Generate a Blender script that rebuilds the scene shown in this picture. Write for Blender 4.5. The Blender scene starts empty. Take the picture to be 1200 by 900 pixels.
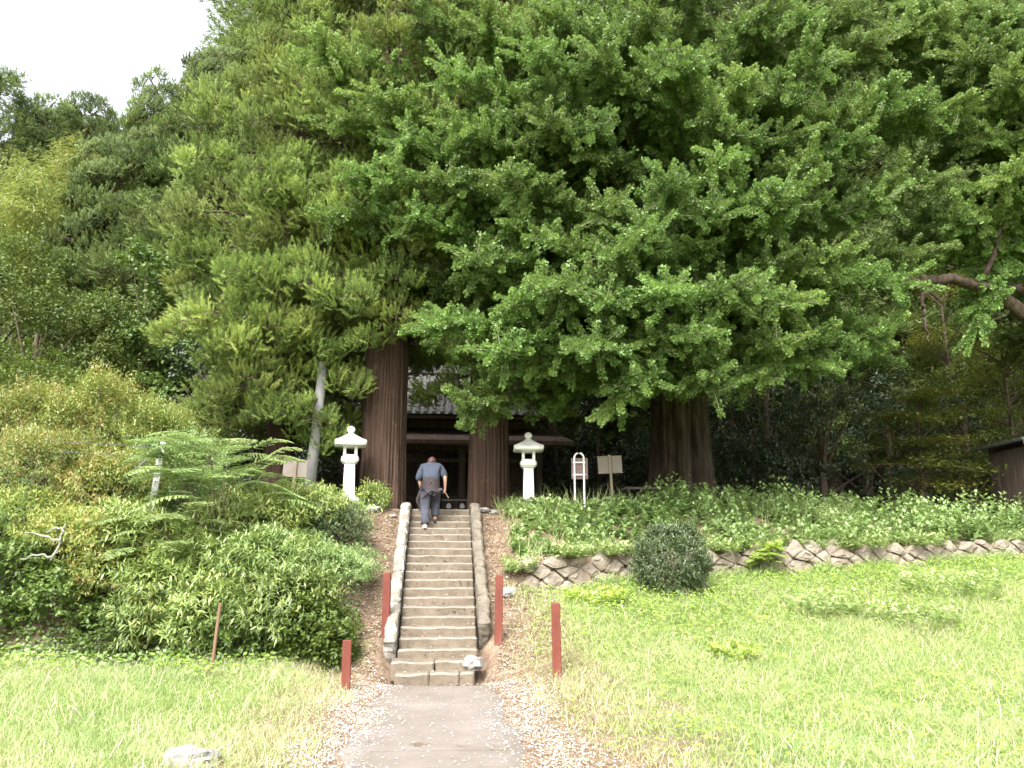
import bpy, bmesh, math, random
import numpy as np
from mathutils import Vector, Matrix, noise as mnoise

rng = np.random.default_rng(11)
random.seed(5)
SC = bpy.context.scene
COL = SC.collection
R = math.radians

# ------------------------------------------------------------------ camera, sky, sun, exposure
F, PITCH, YAW, EYE = 940.0, R(12.0), R(5.04), 1.75
cam_d = bpy.data.cameras.new('camera')
cam = bpy.data.objects.new('camera', cam_d); COL.objects.link(cam)
cam.location = (0, 0, EYE)
cam.rotation_euler = (R(90) + PITCH, 0, -YAW)
cam_d.sensor_width = 36; cam_d.lens = 36 * F / 1200; cam_d.clip_end = 2000
SC.camera = cam

SUN_EL, SUN_AZ = R(52), R(-28)        # sun behind and to the left of the camera
w = bpy.data.worlds.new('World'); SC.world = w; w.use_nodes = True
wn = w.node_tree; wn.nodes.clear()
sky = wn.nodes.new('ShaderNodeTexSky'); sky.sky_type = 'NISHITA'; sky.sun_disc = False
sky.sun_elevation = SUN_EL; sky.sun_rotation = R(180) - SUN_AZ
sky.dust_density = 6.0; sky.air_density = 1.0; sky.ozone_density = 0.6
hs = wn.nodes.new('ShaderNodeHueSaturation'); hs.inputs['Saturation'].default_value = 0.22; hs.inputs['Value'].default_value = 2.0
bg = wn.nodes.new('ShaderNodeBackground'); bg.inputs['Strength'].default_value = 0.15
wo = wn.nodes.new('ShaderNodeOutputWorld')
wn.links.new(sky.outputs[0], hs.inputs['Color']); wn.links.new(hs.outputs[0], bg.inputs[0]); wn.links.new(bg.outputs[0], wo.inputs[0])
sd = bpy.data.lights.new('sun', 'SUN'); sd.energy = 1.15; sd.angle = R(14); sd.color = (1.0, 0.955, 0.88)
sun = bpy.data.objects.new('sun', sd); COL.objects.link(sun)
# direction the light travels: from behind-left, downwards, towards +Y
ld = Vector((math.sin(-SUN_AZ) * math.cos(SUN_EL), math.cos(SUN_AZ) * math.cos(SUN_EL), -math.sin(SUN_EL)))
sun.rotation_euler = ld.to_track_quat('-Z', 'Y').to_euler()
sun.location = (0, 0, 40)
SC.view_settings.view_transform = 'Standard'; SC.view_settings.look = 'None'
SC.view_settings.exposure = 1.12; SC.view_settings.gamma = 1.0
SC.cycles.max_bounces = 6; SC.cycles.diffuse_bounces = 3; SC.cycles.glossy_bounces = 1
SC.cycles.transmission_bounces = 3; SC.cycles.transparent_max_bounces = 4
SC.cycles.use_denoising = True

# ------------------------------------------------------------------ site survey helpers
_fw = np.array([math.sin(YAW) * math.cos(PITCH), math.cos(YAW) * math.cos(PITCH), math.sin(PITCH)])
_r = np.array([math.cos(YAW), -math.sin(YAW), 0.0]); _u = np.cross(_r, _fw)
def at(px, py, Y):
    d = _fw + _r * (px - 600) / F + _u * (450 - py) / F
    return np.array([0, 0, EYE]) + d * (Y / d[1])
def sst(a, b, x):
    t = np.clip((x - a) / (b - a), 0, 1); return t * t * (3 - 2 * t)
PLATE, NS, Y0, TREAD, RISE = 2.67, 20, 11.7, 5.3 / 19, 0.1335
def wall_y(x): return 14.2 + np.clip(x - 1.5, 0, 20) * 0.215
def wall_b(x): return 1.08 + np.clip(x - 1.5, 0, 14) * 0.05
def wall_t(x): return 1.68 + np.clip(x - 1.5, 0, 14) * 0.028
def wob(x, y):
    return (np.sin(x * 1.3 + y * .7) + np.sin(x * .57 - y * 1.1 + 2) + np.sin(x * 2.3 + 1.7 * y + 1)) / 3
def H(x, y):
    x = np.asarray(x, float); y = np.asarray(y, float)
    slope = np.clip((y - Y0) / (NS * TREAD - TREAD), 0, 1) * PLATE
    plate = PLATE + .12 * sst(17, 20, y)
    # right: lawn, stone wall, bank
    yw = wall_y(x)
    lawn = wall_b(x) * sst(8.2, 14.6, y + (yw - y) * 0 + (14.2 - yw) * .8) + .04 * wob(x, y)
    bank = wall_t(x) + (plate - wall_t(x)) * sst(yw + .1, yw + 2.3, y)
    right = np.where(y > yw + .05, bank, np.minimum(lawn, wall_b(x) + .02))
    # left: lawn then steep bank
    yb = 12.35 + .25 * wob(x * .6, 0 * y) - np.clip(-2.4 - x, 0, 10) * .02
    hl = plate + .9 * sst(-3.0, -9.0, x) * sst(13, 16, y)
    left = .05 * wob(x, y) + .22 * sst(9, 12, y) + (hl - .22) * (.62 * sst(yb, yb + 1.5, y) + .38 * sst(yb + 1.0, yb + 4.2, y))
    mid = slope + .02
    wr = sst(.95, 2.1, x); wl = sst(.95, 2.3, -x)
    z = mid * (1 - wr) * (1 - wl) + right * wr * (1 - wl) + left * wl
    core = 1 - sst(.60, .84, np.abs(x))
    z = z - core * .32 * sst(11.2, 12.2, y) * (1 - sst(17.05, 17.3, y))
    # hills behind
    z = z + np.clip(y - 33, 0, 60) * .42 * sst(33, 48, y)
    z = z + np.clip(-x - 9, 0, 40) * .34 * sst(19, 30, y)
    z = z + np.clip(x - 17, 0, 40) * .3 * sst(20, 30, y)
    return z
def Hs(x, y): return float(H(x, y))
def hit(px, py, y0=6.0, y1=60.0):
    Y = np.arange(y0, y1, .03); d = _fw + _r * (px - 600) / F + _u * (450 - py) / F
    P = np.array([0, 0, EYE]) + d[None] * (Y / d[1])[:, None]
    k = np.argmax(P[:, 2] <= H(P[:, 0], P[:, 1])); p = P[k]; p[2] = Hs(p[0], p[1]); return p

# ------------------------------------------------------------------ object helpers
def tag(o, label=None, cat=None, group=None, kind=None):
    for k, v in (('label', label), ('category', cat), ('group', group), ('kind', kind)):
        if v: o[k] = v
    return o
def link(name, me, parent=None, mats=()):
    o = bpy.data.objects.new(name, me); COL.objects.link(o)
    for m in mats:
        if m.name not in [s.name for s in me.materials if s]: me.materials.append(m)
    if parent: o.parent = parent
    return o
def empty(name, loc, rz=0, label=None, cat=None, group=None):
    o = bpy.data.objects.new(name, None); COL.objects.link(o); o.location = loc; o.rotation_euler = (0, 0, rz)
    o.empty_display_size = .2
    return tag(o, label, cat, group)
def copy_tree(o, parent=None):
    c = o.copy(); COL.objects.link(c); c.parent = parent
    for ch in o.children: copy_tree(ch, c)
    return c
def grid_mesh(name, V, nu, nv, closed_u=False, smooth=True):
    """V (nv*nu,3), rows of nu"""
    me = bpy.data.meshes.new(name)
    j, i = np.meshgrid(np.arange(nv - 1), np.arange(nu if closed_u else nu - 1), indexing='ij')
    i2 = (i + 1) % nu
    q = np.stack([j * nu + i, j * nu + i2, (j + 1) * nu + i2, (j + 1) * nu + i], -1).reshape(-1, 4)
    fill(me, V, q, smooth); return me
def fill(me, V, polys, smooth=False):
    n, k = polys.shape
    me.vertices.add(len(V)); me.vertices.foreach_set('co', np.ascontiguousarray(V, np.float32).ravel())
    me.loops.add(n * k); me.loops.foreach_set('vertex_index', np.ascontiguousarray(polys, np.int32).ravel())
    me.polygons.add(n); me.polygons.foreach_set('loop_start', np.arange(0, n * k, k, dtype=np.int32))
    me.polygons.foreach_set('use_smooth', np.full(n, smooth))
    me.update(calc_edges=True)
class Soup:
    """triangles for foliage; each with a random tint and a material slot"""
    def __init__(s): s.t, s.c, s.m = [], [], []
    def add(s, tris, tint, slot=0):
        s.t.append(tris.astype(np.float32)); s.c.append(np.broadcast_to(np.asarray(tint, np.float32), (len(tris),))); s.m.append(np.full(len(tris), slot, np.int32))
    def mesh(s, name):
        T = np.concatenate(s.t); me = bpy.data.meshes.new(name); n = len(T)
        fill(me, T.reshape(-1, 3), np.arange(n * 3).reshape(n, 3))
        a = me.attributes.new('tint', 'FLOAT', 'FACE'); a.data.foreach_set('value', np.ascontiguousarray(np.clip(np.concatenate(s.c), 0, 1)))
        me.polygons.foreach_set('material_index', np.concatenate(s.m)); return me
    def build(s, name, mats, parent=None, kind=None):
        me = s.mesh(name)
        for m in mats: me.materials.append(m)
        o = link(name, me, parent)
        if kind: o['kind'] = kind
        return o
def unit(v): return v / np.maximum(np.linalg.norm(v, axis=-1, keepdims=True), 1e-9)
def rvec(n, g=None): return unit((g or rng).normal(size=(n, 3)))
def leaf(b, d, n, l, wd, kind='rhomb'):
    """b base, d direction, n rough normal; l,w arrays -> triangles"""
    s = unit(np.cross(d, n)); l = np.asarray(l)[..., None] * np.ones((len(b), 1)); wd = np.asarray(wd)[..., None] * np.ones((len(b), 1))
    if kind == 'fan': return np.stack([b, b + d * l + s * wd / 2, b + d * l - s * wd / 2], 1)
    if kind == 'blade': return np.stack([b - s * wd / 2, b + s * wd / 2, b + d * l], 1)
    up = unit(np.cross(s, d))
    if kind == 'rhomb':
        m = b + d * l * .45; a = m + s * wd / 2 + up * wd * .12; c = m - s * wd / 2 + up * wd * .12; e = b + d * l
        return np.concatenate([np.stack([b, a, e], 1), np.stack([b, e, c], 1)])
    if kind == 'bent':   # arching grass blade
        m = b + d * l * .6; e = m + unit(d * .7 + n * .7) * l * .45
        return np.concatenate([np.stack([b - s * wd / 2, b + s * wd / 2, m + s * wd * .4], 1), np.stack([b - s * wd / 2, m + s * wd * .4, m - s * wd * .4], 1), np.stack([m - s * wd * .4, m + s * wd * .4, e], 1)])
def tint2(t): return np.concatenate([t, t])
def tube(P, rad, sides=4):
    P = np.asarray(P, float); n = len(P); rad = np.broadcast_to(rad, (n,))
    t = unit(np.gradient(P, axis=0)); ref = np.array([0, 0, 1.]) if abs(t[0, 2]) < .9 else np.array([1., 0, 0])
    a = unit(np.cross(t, ref)); b = np.cross(t, a)
    th = np.arange(sides) * 2 * math.pi / sides
    V = P[:, None] + (a[:, None] * np.cos(th)[None, :, None] + b[:, None] * np.sin(th)[None, :, None]) * rad[:, None, None]
    A, B = V[:-1], V[1:]; A2, B2 = np.roll(A, -1, 1), np.roll(B, -1, 1)
    return np.concatenate([np.stack([A, A2, B2], 2).reshape(-1, 3, 3), np.stack([A, B2, B], 2).reshape(-1, 3, 3)])
def limb_mesh(cv, rad, sides=12, seed=0):
    cv = np.asarray(cv, float); k = np.linspace(0, 1, len(cv)); kk = np.linspace(0, 1, len(cv) * 4); P = np.stack([np.interp(kk, k, cv[:, q]) for q in range(3)], 1)
    for _ in range(3): P[1:-1] = (P[:-2] + P[1:-1] * 2 + P[2:]) / 4
    rad = np.interp(kk, k, np.broadcast_to(rad, (len(cv),))); t = unit(np.gradient(P, axis=0)); ref = np.array([0, 0, 1.]) if abs(t[:, 2]).mean() < .8 else np.array([1., 0, 0])
    a = unit(np.cross(t, ref)); b = np.cross(t, a); th = np.arange(sides) * 2 * math.pi / sides; g = np.random.default_rng(seed + 3)
    j, i = np.meshgrid(np.arange(len(P)), np.arange(sides), indexing='ij'); rr = rad[:, None] * (1 + .10 * np.sin(3 * th[None] + j * .13) + .08 * np.sin(5 * th[None] - j * .21 + 1) + .06 * g.normal(size=j.shape))
    V = P[:, None] + (a[:, None] * np.cos(th)[None, :, None] + b[:, None] * np.sin(th)[None, :, None]) * rr[..., None]
    return grid_mesh('limb', V.reshape(-1, 3), sides, len(P), True)
def bez(a, b, c, n=8):
    t = np.linspace(0, 1, n)[:, None]; return (1 - t) ** 2 * np.asarray(a) + 2 * t * (1 - t) * np.asarray(b) + t * t * np.asarray(c)
def box_bm(bm, c, s, rot=None, bev=0.0):
    m = Matrix.Translation(Vector(c)) @ (rot.to_4x4() if rot else Matrix.Identity(4)) @ Matrix.Diagonal((*s, 1))
    g = bmesh.ops.create_cube(bm, size=1, matrix=m)
    if bev:
        es = list({e for v in g['verts'] for e in v.link_edges})
        bmesh.ops.bevel(bm, geom=es, offset=bev, segments=1, affect='EDGES')
def obj_bm(name, bm, mat, parent=None, smooth=False):
    me = bpy.data.meshes.new(name); bm.normal_update(); bm.to_mesh(me); bm.free()
    if smooth: me.polygons.foreach_set('use_smooth', np.full(len(me.polygons), True))
    me.materials.append(mat); return link(name, me, parent)
def box(name, c, s, mat, parent=None, rot=None, bev=.006):
    bm = bmesh.new(); box_bm(bm, c, s, rot, bev); return obj_bm(name, bm, mat, parent)
def bar(name, a, b, rad, mat, parent=None, sides=8, r2=None):
    a, b = np.array(a, float), np.array(b, float); bm = bmesh.new(); d = Vector(b - a)
    q = d.to_track_quat('Z', 'Y').to_matrix().to_4x4()
    bmesh.ops.create_cone(bm, cap_ends=True, segments=sides, radius1=rad, radius2=rad if r2 is None else r2, depth=d.length, matrix=Matrix.Translation(Vector((a + b) / 2)) @ q)
    return obj_bm(name, bm, mat, parent)

# ------------------------------------------------------------------ materials
def new_mat(name):
    m = bpy.data.materials.new(name); m.use_nodes = True; nt = m.node_tree; nt.nodes.clear()
    o = nt.nodes.new('ShaderNodeOutputMaterial'); return m, nt, o
def ramp(nt, stops, fac=None):
    r = nt.nodes.new('ShaderNodeValToRGB'); e = r.color_ramp.elements
    while len(e) < len(stops): e.new(.5)
    for x, (p, c) in zip(e, stops): x.position = p; x.color = (*c, 1)
    if fac is not None: nt.links.new(fac, r.inputs[0])
    return r
def leaf_mat(name, cols, trans=.32, gloss=.05, vary=1.0):
    m, nt, o = new_mat(name)
    a = nt.nodes.new('ShaderNodeAttribute'); a.attribute_name = 'tint'
    r = ramp(nt, [(i / (len(cols) - 1), c) for i, c in enumerate(cols)], a.outputs['Fac'])
    oi = nt.nodes.new('ShaderNodeObjectInfo'); vr = nt.nodes.new('ShaderNodeMapRange'); vr.inputs['To Min'].default_value = 1 - .18 * vary; vr.inputs['To Max'].default_value = 1 + .20 * vary; nt.links.new(oi.outputs['Random'], vr.inputs['Value'])
    hr = nt.nodes.new('ShaderNodeMath'); hr.operation = 'MULTIPLY'; hr.inputs[1].default_value = 7.31; nt.links.new(oi.outputs['Random'], hr.inputs[0]); hf = nt.nodes.new('ShaderNodeMath'); hf.operation = 'FRACT'; nt.links.new(hr.outputs[0], hf.inputs[0])
    hm = nt.nodes.new('ShaderNodeMapRange'); hm.inputs['To Min'].default_value = .5 - .010 * vary; hm.inputs['To Max'].default_value = .5 + .008 * vary; nt.links.new(hf.outputs[0], hm.inputs['Value'])
    hv = nt.nodes.new('ShaderNodeHueSaturation'); nt.links.new(hm.outputs[0], hv.inputs['Hue']); nt.links.new(vr.outputs[0], hv.inputs['Value']); nt.links.new(r.outputs[0], hv.inputs['Color']); r = hv
    d = nt.nodes.new('ShaderNodeBsdfDiffuse'); t = nt.nodes.new('ShaderNodeBsdfTranslucent'); mx = nt.nodes.new('ShaderNodeMixShader'); mx.inputs[0].default_value = trans
    hsv = nt.nodes.new('ShaderNodeHueSaturation'); hsv.inputs['Hue'].default_value = .485; hsv.inputs['Saturation'].default_value = 1.0; hsv.inputs['Value'].default_value = 1.25
    L = nt.links.new
    L(r.outputs[0], d.inputs[0]); L(r.outputs[0], hsv.inputs['Color']); L(hsv.outputs[0], t.inputs[0]); L(d.outputs[0], mx.inputs[1]); L(t.outputs[0], mx.inputs[2])
    g = nt.nodes.new('ShaderNodeBsdfGlossy'); g.inputs['Roughness'].default_value = .5; m2 = nt.nodes.new('ShaderNodeMixShader'); m2.inputs[0].default_value = gloss
    L(mx.outputs[0], m2.inputs[1]); L(g.outputs[0], m2.inputs[2]); L(m2.outputs[0], o.inputs[0]); return m
def noise_mat(name, cols, scale=(4, 4, 4), detail=6, rough=.85, bump=.3, bscale=None, spots=None, dist=.02):
    """noise ramp colour + bump; spots = (scale, threshold, colour) adds blotches"""
    m, nt, o = new_mat(name); L = nt.links.new
    tc = nt.nodes.new('ShaderNodeTexCoord'); mp = nt.nodes.new('ShaderNodeMapping'); mp.inputs['Scale'].default_value = scale; L(tc.outputs['Object'], mp.inputs[0])
    n = nt.nodes.new('ShaderNodeTexNoise'); n.inputs['Detail'].default_value = detail; n.inputs['Scale'].default_value = 1; n.inputs['Roughness'].default_value = .65; L(mp.outputs[0], n.inputs['Vector'])
    r = ramp(nt, [(.28 + .44 * i / (len(cols) - 1), c) for i, c in enumerate(cols)], n.outputs[0]); c = r.outputs[0]
    for sp in (spots or []):
        sn = nt.nodes.new('ShaderNodeTexNoise'); sn.inputs['Scale'].default_value = sp[0]; sn.inputs['Detail'].default_value = 5; sn.inputs['Roughness'].default_value = .7; L(tc.outputs['Object'], sn.inputs['Vector'])
        sr = ramp(nt, [(sp[1], (0, 0, 0)), (min(sp[1] + .06, 1), (1, 1, 1))], sn.outputs[0])
        mx = nt.nodes.new('ShaderNodeMixRGB'); L(sr.outputs[0], mx.inputs[0]); L(c, mx.inputs[1]); mx.inputs[2].default_value = (*sp[2], 1); c = mx.outputs[0]
    b = nt.nodes.new('ShaderNodeBsdfPrincipled'); b.inputs['Roughness'].default_value = rough; b.inputs['Specular IOR Level'].default_value = .25; L(c, b.inputs['Base Color'])
    if bump:
        n2 = nt.nodes.new('ShaderNodeTexNoise'); n2.inputs['Detail'].default_value = 8; n2.inputs['Scale'].default_value = 1; mp2 = nt.nodes.new('ShaderNodeMapping'); mp2.inputs['Scale'].default_value = bscale or tuple(3 * s for s in scale)
        L(tc.outputs['Object'], mp2.inputs[0]); L(mp2.outputs[0], n2.inputs['Vector'])
        bp = nt.nodes.new('ShaderNodeBump'); bp.inputs['Strength'].default_value = bump; bp.inputs['Distance'].default_value = dist; L(n2.outputs[0], bp.inputs['Height']); L(bp.outputs[0], b.inputs['Normal'])
    L(b.outputs[0], o.inputs[0]); return m

GINKGO = leaf_mat('ginkgo_leaf', [(.076, .140, .032), (.118, .206, .045), (.178, .279, .066), (.270, .364, .101)], .34, .04)
GINKGO2 = leaf_mat('ginkgo_leaf_dark', [(.066, .121, .026), (.104, .175, .035), (.153, .229, .047), (.262, .290, .057)], .34, .04)
CEDAR = leaf_mat('cedar_needle', [(.110, .144, .046), (.173, .243, .063), (.273, .356, .090), (.437, .497, .136)], .22, .03)
FIR = leaf_mat('far_conifer_needle', [(.077, .105, .034), (.115, .168, .048), (.165, .233, .062), (.242, .293, .088)], .2, .03)
BROAD = leaf_mat('broad_leaf', [(.048, .073, .016), (.076, .115, .022), (.118, .164, .030), (.193, .218, .043)], .28, .03)
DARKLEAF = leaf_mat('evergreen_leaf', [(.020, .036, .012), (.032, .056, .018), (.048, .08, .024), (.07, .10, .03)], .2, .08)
MAPLE = leaf_mat('maple_leaf', [(.059, .087, .018), (.100, .133, .024), (.158, .185, .029), (.233, .215, .034)], .4, .03)
BAMBOO = leaf_mat('bamboo_leaf', [(.103, .150, .034), (.173, .230, .052), (.253, .299, .069), (.345, .357, .103)], .4, .05)
VINE = leaf_mat('vine_leaf', [(.061, .118, .021), (.099, .165, .031), (.136, .212, .037), (.185, .248, .049)], .28, .05)
NANDINA = leaf_mat('nandina_leaf', [(.097, .169, .035), (.161, .245, .048), (.242, .307, .062), (.387, .307, .083), (.483, .215, .097)], .32, .07)
SUMAC = leaf_mat('sumac_leaf', [(.135, .220, .068), (.203, .304, .098), (.288, .389, .137), (.405, .473, .214)], .36, .08)
SASA = leaf_mat('long_leaf', [(.109, .176, .041), (.182, .271, .061), (.280, .366, .088), (.462, .448, .121)], .3, .1)
AZALEA = leaf_mat('azalea_leaf', [(.051, .083, .029), (.079, .125, .040), (.122, .172, .057), (.186, .215, .079)], .22, .1)
HERB = leaf_mat('herb_leaf', [(.119, .200, .055), (.174, .277, .079), (.251, .360, .111), (.377, .458, .175)], .36, .06, vary=0)
LIME = leaf_mat('lime_leaf', [(.159, .286, .041), (.226, .357, .054), (.305, .429, .071), (.396, .501, .106)], .4, .06, vary=0)
GRASS = leaf_mat('grass_blade', [(.177, .274, .081), (.278, .381, .127), (.382, .452, .180), (.532, .500, .306), (.698, .595, .485)], .38, .05, vary=0)
DRYGRASS = leaf_mat('dry_grass_blade', [(.16, .20, .05), (.27, .25, .10), (.36, .28, .14), (.45, .37, .22)], .3, .03, vary=0)
LITTER = leaf_mat('litter_flake', [(.210, .147, .095), (.378, .294, .200), (.630, .567, .483), (.840, .809, .756)], .12, .03, vary=0)
TWIG = noise_mat('twig_bark', [(.07, .05, .035), (.16, .12, .09)], (6, 6, 6), 3, .9, 0)
PALETWIG = noise_mat('pale_twig_bark', [(.22, .18, .14), (.42, .36, .30)], (6, 6, 6), 3, .9, 0)
SUGI = noise_mat('cedar_bark', [(.033, .018, .013), (.063, .038, .026), (.103, .064, .047), (.134, .094, .075)], (30, 30, .55), 8, .95, 1.0, (60, 60, 1.0), [(3.0, .60, (.129, .098, .063))], dist=.06)
GBARK = noise_mat('ginkgo_bark', [(.023, .015, .011), (.051, .036, .025), (.083, .062, .045), (.118, .093, .071)], (9, 9, 1.4), 7, .95, .9, (26, 26, 2.5), [(2.2, .62, (.039, .037, .021))], dist=.04)
GREYPOLE = noise_mat('grey_pole', [(.149, .146, .136), (.205, .202, .192), (.248, .245, .236)], (5, 5, 1.5), 6, .8, .25)
GRANITE = noise_mat('white_granite', [(.66, .65, .62), (.78, .77, .75), (.84, .84, .82)], (9, 9, 9), 8, .75, .18, (60, 60, 60), [(4.0, .60, (.52, .51, .46)), (9, .64, (.36, .36, .31))], dist=.004)
STEP = noise_mat('worn_step_stone', [(.105, .085, .062), (.159, .129, .094), (.201, .166, .126)], (5, 5, 5), 8, .95, .7, (24, 24, 24), [(15, .60, (.029, .024, .019)), (4, .66, (.243, .219, .186))], dist=.012)
EDGE = noise_mat('step_nosing', [(.149, .131, .105), (.202, .181, .153), (.242, .219, .190)], (7, 7, 7), 8, .95, .6, (30, 30, 30), [(16, .64, (.044, .038, .029))], dist=.008)
CURB = noise_mat('lichened_kerb_stone', [(.150, .128, .100), (.213, .188, .154), (.250, .232, .194)], (5, 5, 5), 8, .95, .7, (22, 22, 22), [(6.5, .50, (.388, .382, .357)), (13, .60, (.044, .038, .029))], dist=.012)
CURB2 = noise_mat('kerb_stone', [(.101, .086, .063), (.152, .132, .101), (.188, .167, .137)], (5, 5, 5), 8, .95, .7, (22, 22, 22), [(5, .63, (.283, .273, .248)), (13, .60, (.036, .030, .023))], dist=.012)
ROCK = noise_mat('wall_stone', [(.114, .088, .064), (.180, .149, .115), (.239, .205, .162), (.299, .260, .211)], (3, 3, 3), 8, .95, .8, (14, 14, 14), [(4, .60, (.335, .299, .250)), (7, .66, (.066, .066, .029))], dist=.02)
CONC = noise_mat('path_concrete', [(.140, .121, .100), (.170, .147, .128), (.205, .181, .160)], (1.6, 1.6, 1.6), 9, .95, .4, (40, 40, 40), [(26, .66, (.250, .230, .212)), (2.0, .63, (.114, .090, .067))], dist=.006)
REDPOST = noise_mat('red_paint', [(.115, .031, .021), (.150, .043, .029), (.180, .065, .048)], (7, 7, 2), 6, .7, .2, (30, 30, 6), [(5, .60, (.210, .110, .085))], dist=.004)
OLDWOOD = noise_mat('weathered_wood', [(.056, .040, .030), (.092, .069, .053), (.132, .104, .080)], (22, 22, 1.5), 6, .9, .4, (50, 50, 3), dist=.006)
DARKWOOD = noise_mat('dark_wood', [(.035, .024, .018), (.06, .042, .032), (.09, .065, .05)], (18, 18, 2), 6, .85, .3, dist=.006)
SHEDWOOD = noise_mat('shed_boards', [(.120, .099, .084), (.180, .156, .135), (.228, .198, .174)], (18, 18, 1.2), 6, .9, .4, (50, 50, 3), dist=.006)
TILE = noise_mat('grey_roof_tile', [(.116, .109, .101), (.180, .173, .162), (.246, .239, .224)], (4, 4, 4), 8, .75, .3, (20, 20, 20), [(7, .60, (.289, .278, .252)), (9, .64, (.065, .054, .040))], dist=.01)
BARKROOF = noise_mat('bark_pent_roof', [(.088, .058, .044), (.144, .100, .080), (.200, .148, .124)], (12, 3, 3), 7, .9, .5, dist=.02)
SIGNBACK = noise_mat('sign_board_back', [(.165, .140, .118), (.194, .167, .143), (.219, .192, .165)], (3, 3, 3), 5, .7, .1, dist=.003)
SIGNROSE = noise_mat('brown_sign_board', [(.162, .114, .099), (.198, .141, .123), (.222, .162, .144)], (3, 3, 3), 5, .7, .1, dist=.003)
SIGNPOST = noise_mat('sign_post_wood', [(.158, .125, .086), (.202, .163, .118), (.240, .199, .149)], (9, 9, 2), 5, .8, .1, dist=.003)
WHITEPIPE = noise_mat('white_painted_pipe', [(.74, .74, .73), (.82, .82, .81)], (4, 4, 4), 4, .45, 0)
CONCPOST = noise_mat('pale_concrete_post', [(.352, .352, .344), (.448, .448, .440), (.512, .512, .504)], (6, 6, 6), 7, .9, .2, spots=[(8, .64, (.176, .176, .160))], dist=.005)
IRON = noise_mat('dull_iron', [(.06, .06, .062), (.12, .12, .12)], (9, 9, 9), 5, .6, .1, dist=.003)
SKIN = noise_mat('skin', [(.375, .217, .150), (.427, .255, .180)], (6, 6, 6), 3, .6, 0)
HAIR = noise_mat('auburn_hair', [(.042, .017, .012), (.084, .037, .027), (.126, .066, .051)], (40, 40, 8), 4, .55, .3, dist=.004)
JACKET = noise_mat('blue_grey_cloth', [(.037, .044, .065), (.047, .056, .079), (.058, .067, .091)], (9, 9, 9), 5, .95, .5, (14, 14, 9), dist=.02)
APRON = noise_mat('purple_brown_cloth', [(.064, .050, .054), (.086, .068, .071), (.109, .086, .090)], (9, 9, 9), 5, .95, .5, (12, 12, 8), dist=.02)
TROUSER = noise_mat('slate_cloth', [(.045, .047, .063), (.060, .062, .081), (.078, .080, .099)], (9, 9, 9), 5, .95, .5, (14, 14, 5), dist=.02)
SHOE = noise_mat('dark_shoe', [(.022, .022, .026), (.045, .045, .05)], (9, 9, 9), 4, .6, .1)
SOCK = noise_mat('white_sock', [(.62, .61, .60), (.72, .71, .70)], (20, 20, 20), 4, .9, .1)

# ------------------------------------------------------------------ ground, path
def ground_mat():
    m, nt, o = new_mat('ground_soil'); L = nt.links.new
    tc = nt.nodes.new('ShaderNodeTexCoord')
    def nz(scale, det=8):
        n = nt.nodes.new('ShaderNodeTexNoise'); n.inputs['Scale'].default_value = scale; n.inputs['Detail'].default_value = det; n.inputs['Roughness'].default_value = .7; L(tc.outputs['Object'], n.inputs['Vector']); return n
    n1 = nz(6); soil = ramp(nt, [(.3, (.10, .068, .046)), (.5, (.18, .128, .088)), (.66, (.28, .21, .15)), (.75, (.40, .335, .26))], n1.outputs[0])
    n2 = nz(4); green = ramp(nt, [(.3, (.075, .10, .028)), (.5, (.14, .19, .05)), (.7, (.24, .25, .085))], n2.outputs[0])
    n3 = nz(3); dark = ramp(nt, [(.3, (.035, .027, .018)), (.7, (.085, .062, .04))], n3.outputs[0])
    a = nt.nodes.new('ShaderNodeAttribute'); a.attribute_name = 'soil'; b = nt.nodes.new('ShaderNodeAttribute'); b.attribute_name = 'duff'
    ad = nt.nodes.new('ShaderNodeMath'); ad.operation = 'MULTIPLY_ADD'; L(nz(2.3).outputs[0], ad.inputs[0]); ad.inputs[1].default_value = .9; L(a.outputs['Fac'], ad.inputs[2])
    f = ramp(nt, [(.62, (0, 0, 0)), (.82, (1, 1, 1))], ad.outputs[0])
    m1 = nt.nodes.new('ShaderNodeMixRGB'); L(f.outputs[0], m1.inputs[0]); L(green.outputs[0], m1.inputs[1]); L(soil.outputs[0], m1.inputs[2])
    m2 = nt.nodes.new('ShaderNodeMixRGB'); L(b.outputs['Fac'], m2.inputs[0]); L(m1.outputs[0], m2.inputs[1]); L(dark.outputs[0], m2.inputs[2])
    p = nt.nodes.new('ShaderNodeBsdfPrincipled'); p.inputs['Roughness'].default_value = .95; p.inputs['Specular IOR Level'].default_value = .1; L(m2.outputs[0], p.inputs['Base Color'])
    bp = nt.nodes.new('ShaderNodeBump'); bp.inputs['Strength'].default_value = .7; bp.inputs['Distance'].default_value = .04; L(nz(18).outputs[0], bp.inputs['Height']); L(bp.outputs[0], p.inputs['Normal'])
    L(p.outputs[0], o.inputs[0]); return m
def geo(a, b, n): return a + (b - a) * np.linspace(0, 1, n) ** 2.2
xs = np.concatenate([-geo(15.2, 420, 34)[::-1], np.arange(-15, 17, .18), geo(17.1, 420, 34)])
ys = np.concatenate([-geo(-2.6, 90, 12)[::-1], np.arange(2.8, 19.5, .13), geo(19.6, 600, 60)])
X, Yg = np.meshgrid(xs, ys); Z = H(X, Yg)
rough = np.array([mnoise.fractal(Vector((float(x) * .9, float(y) * .9, 0)), 1, 2, 4) for x, y in zip(X.ravel(), Yg.ravel())]).reshape(X.shape)
near_path = sst(.9, 1.6, np.abs(X))
Z = Z + .05 * rough * near_path
gm = grid_mesh('ground', np.stack([X, Yg, Z], -1).reshape(-1, 3), len(xs), len(ys))
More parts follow.
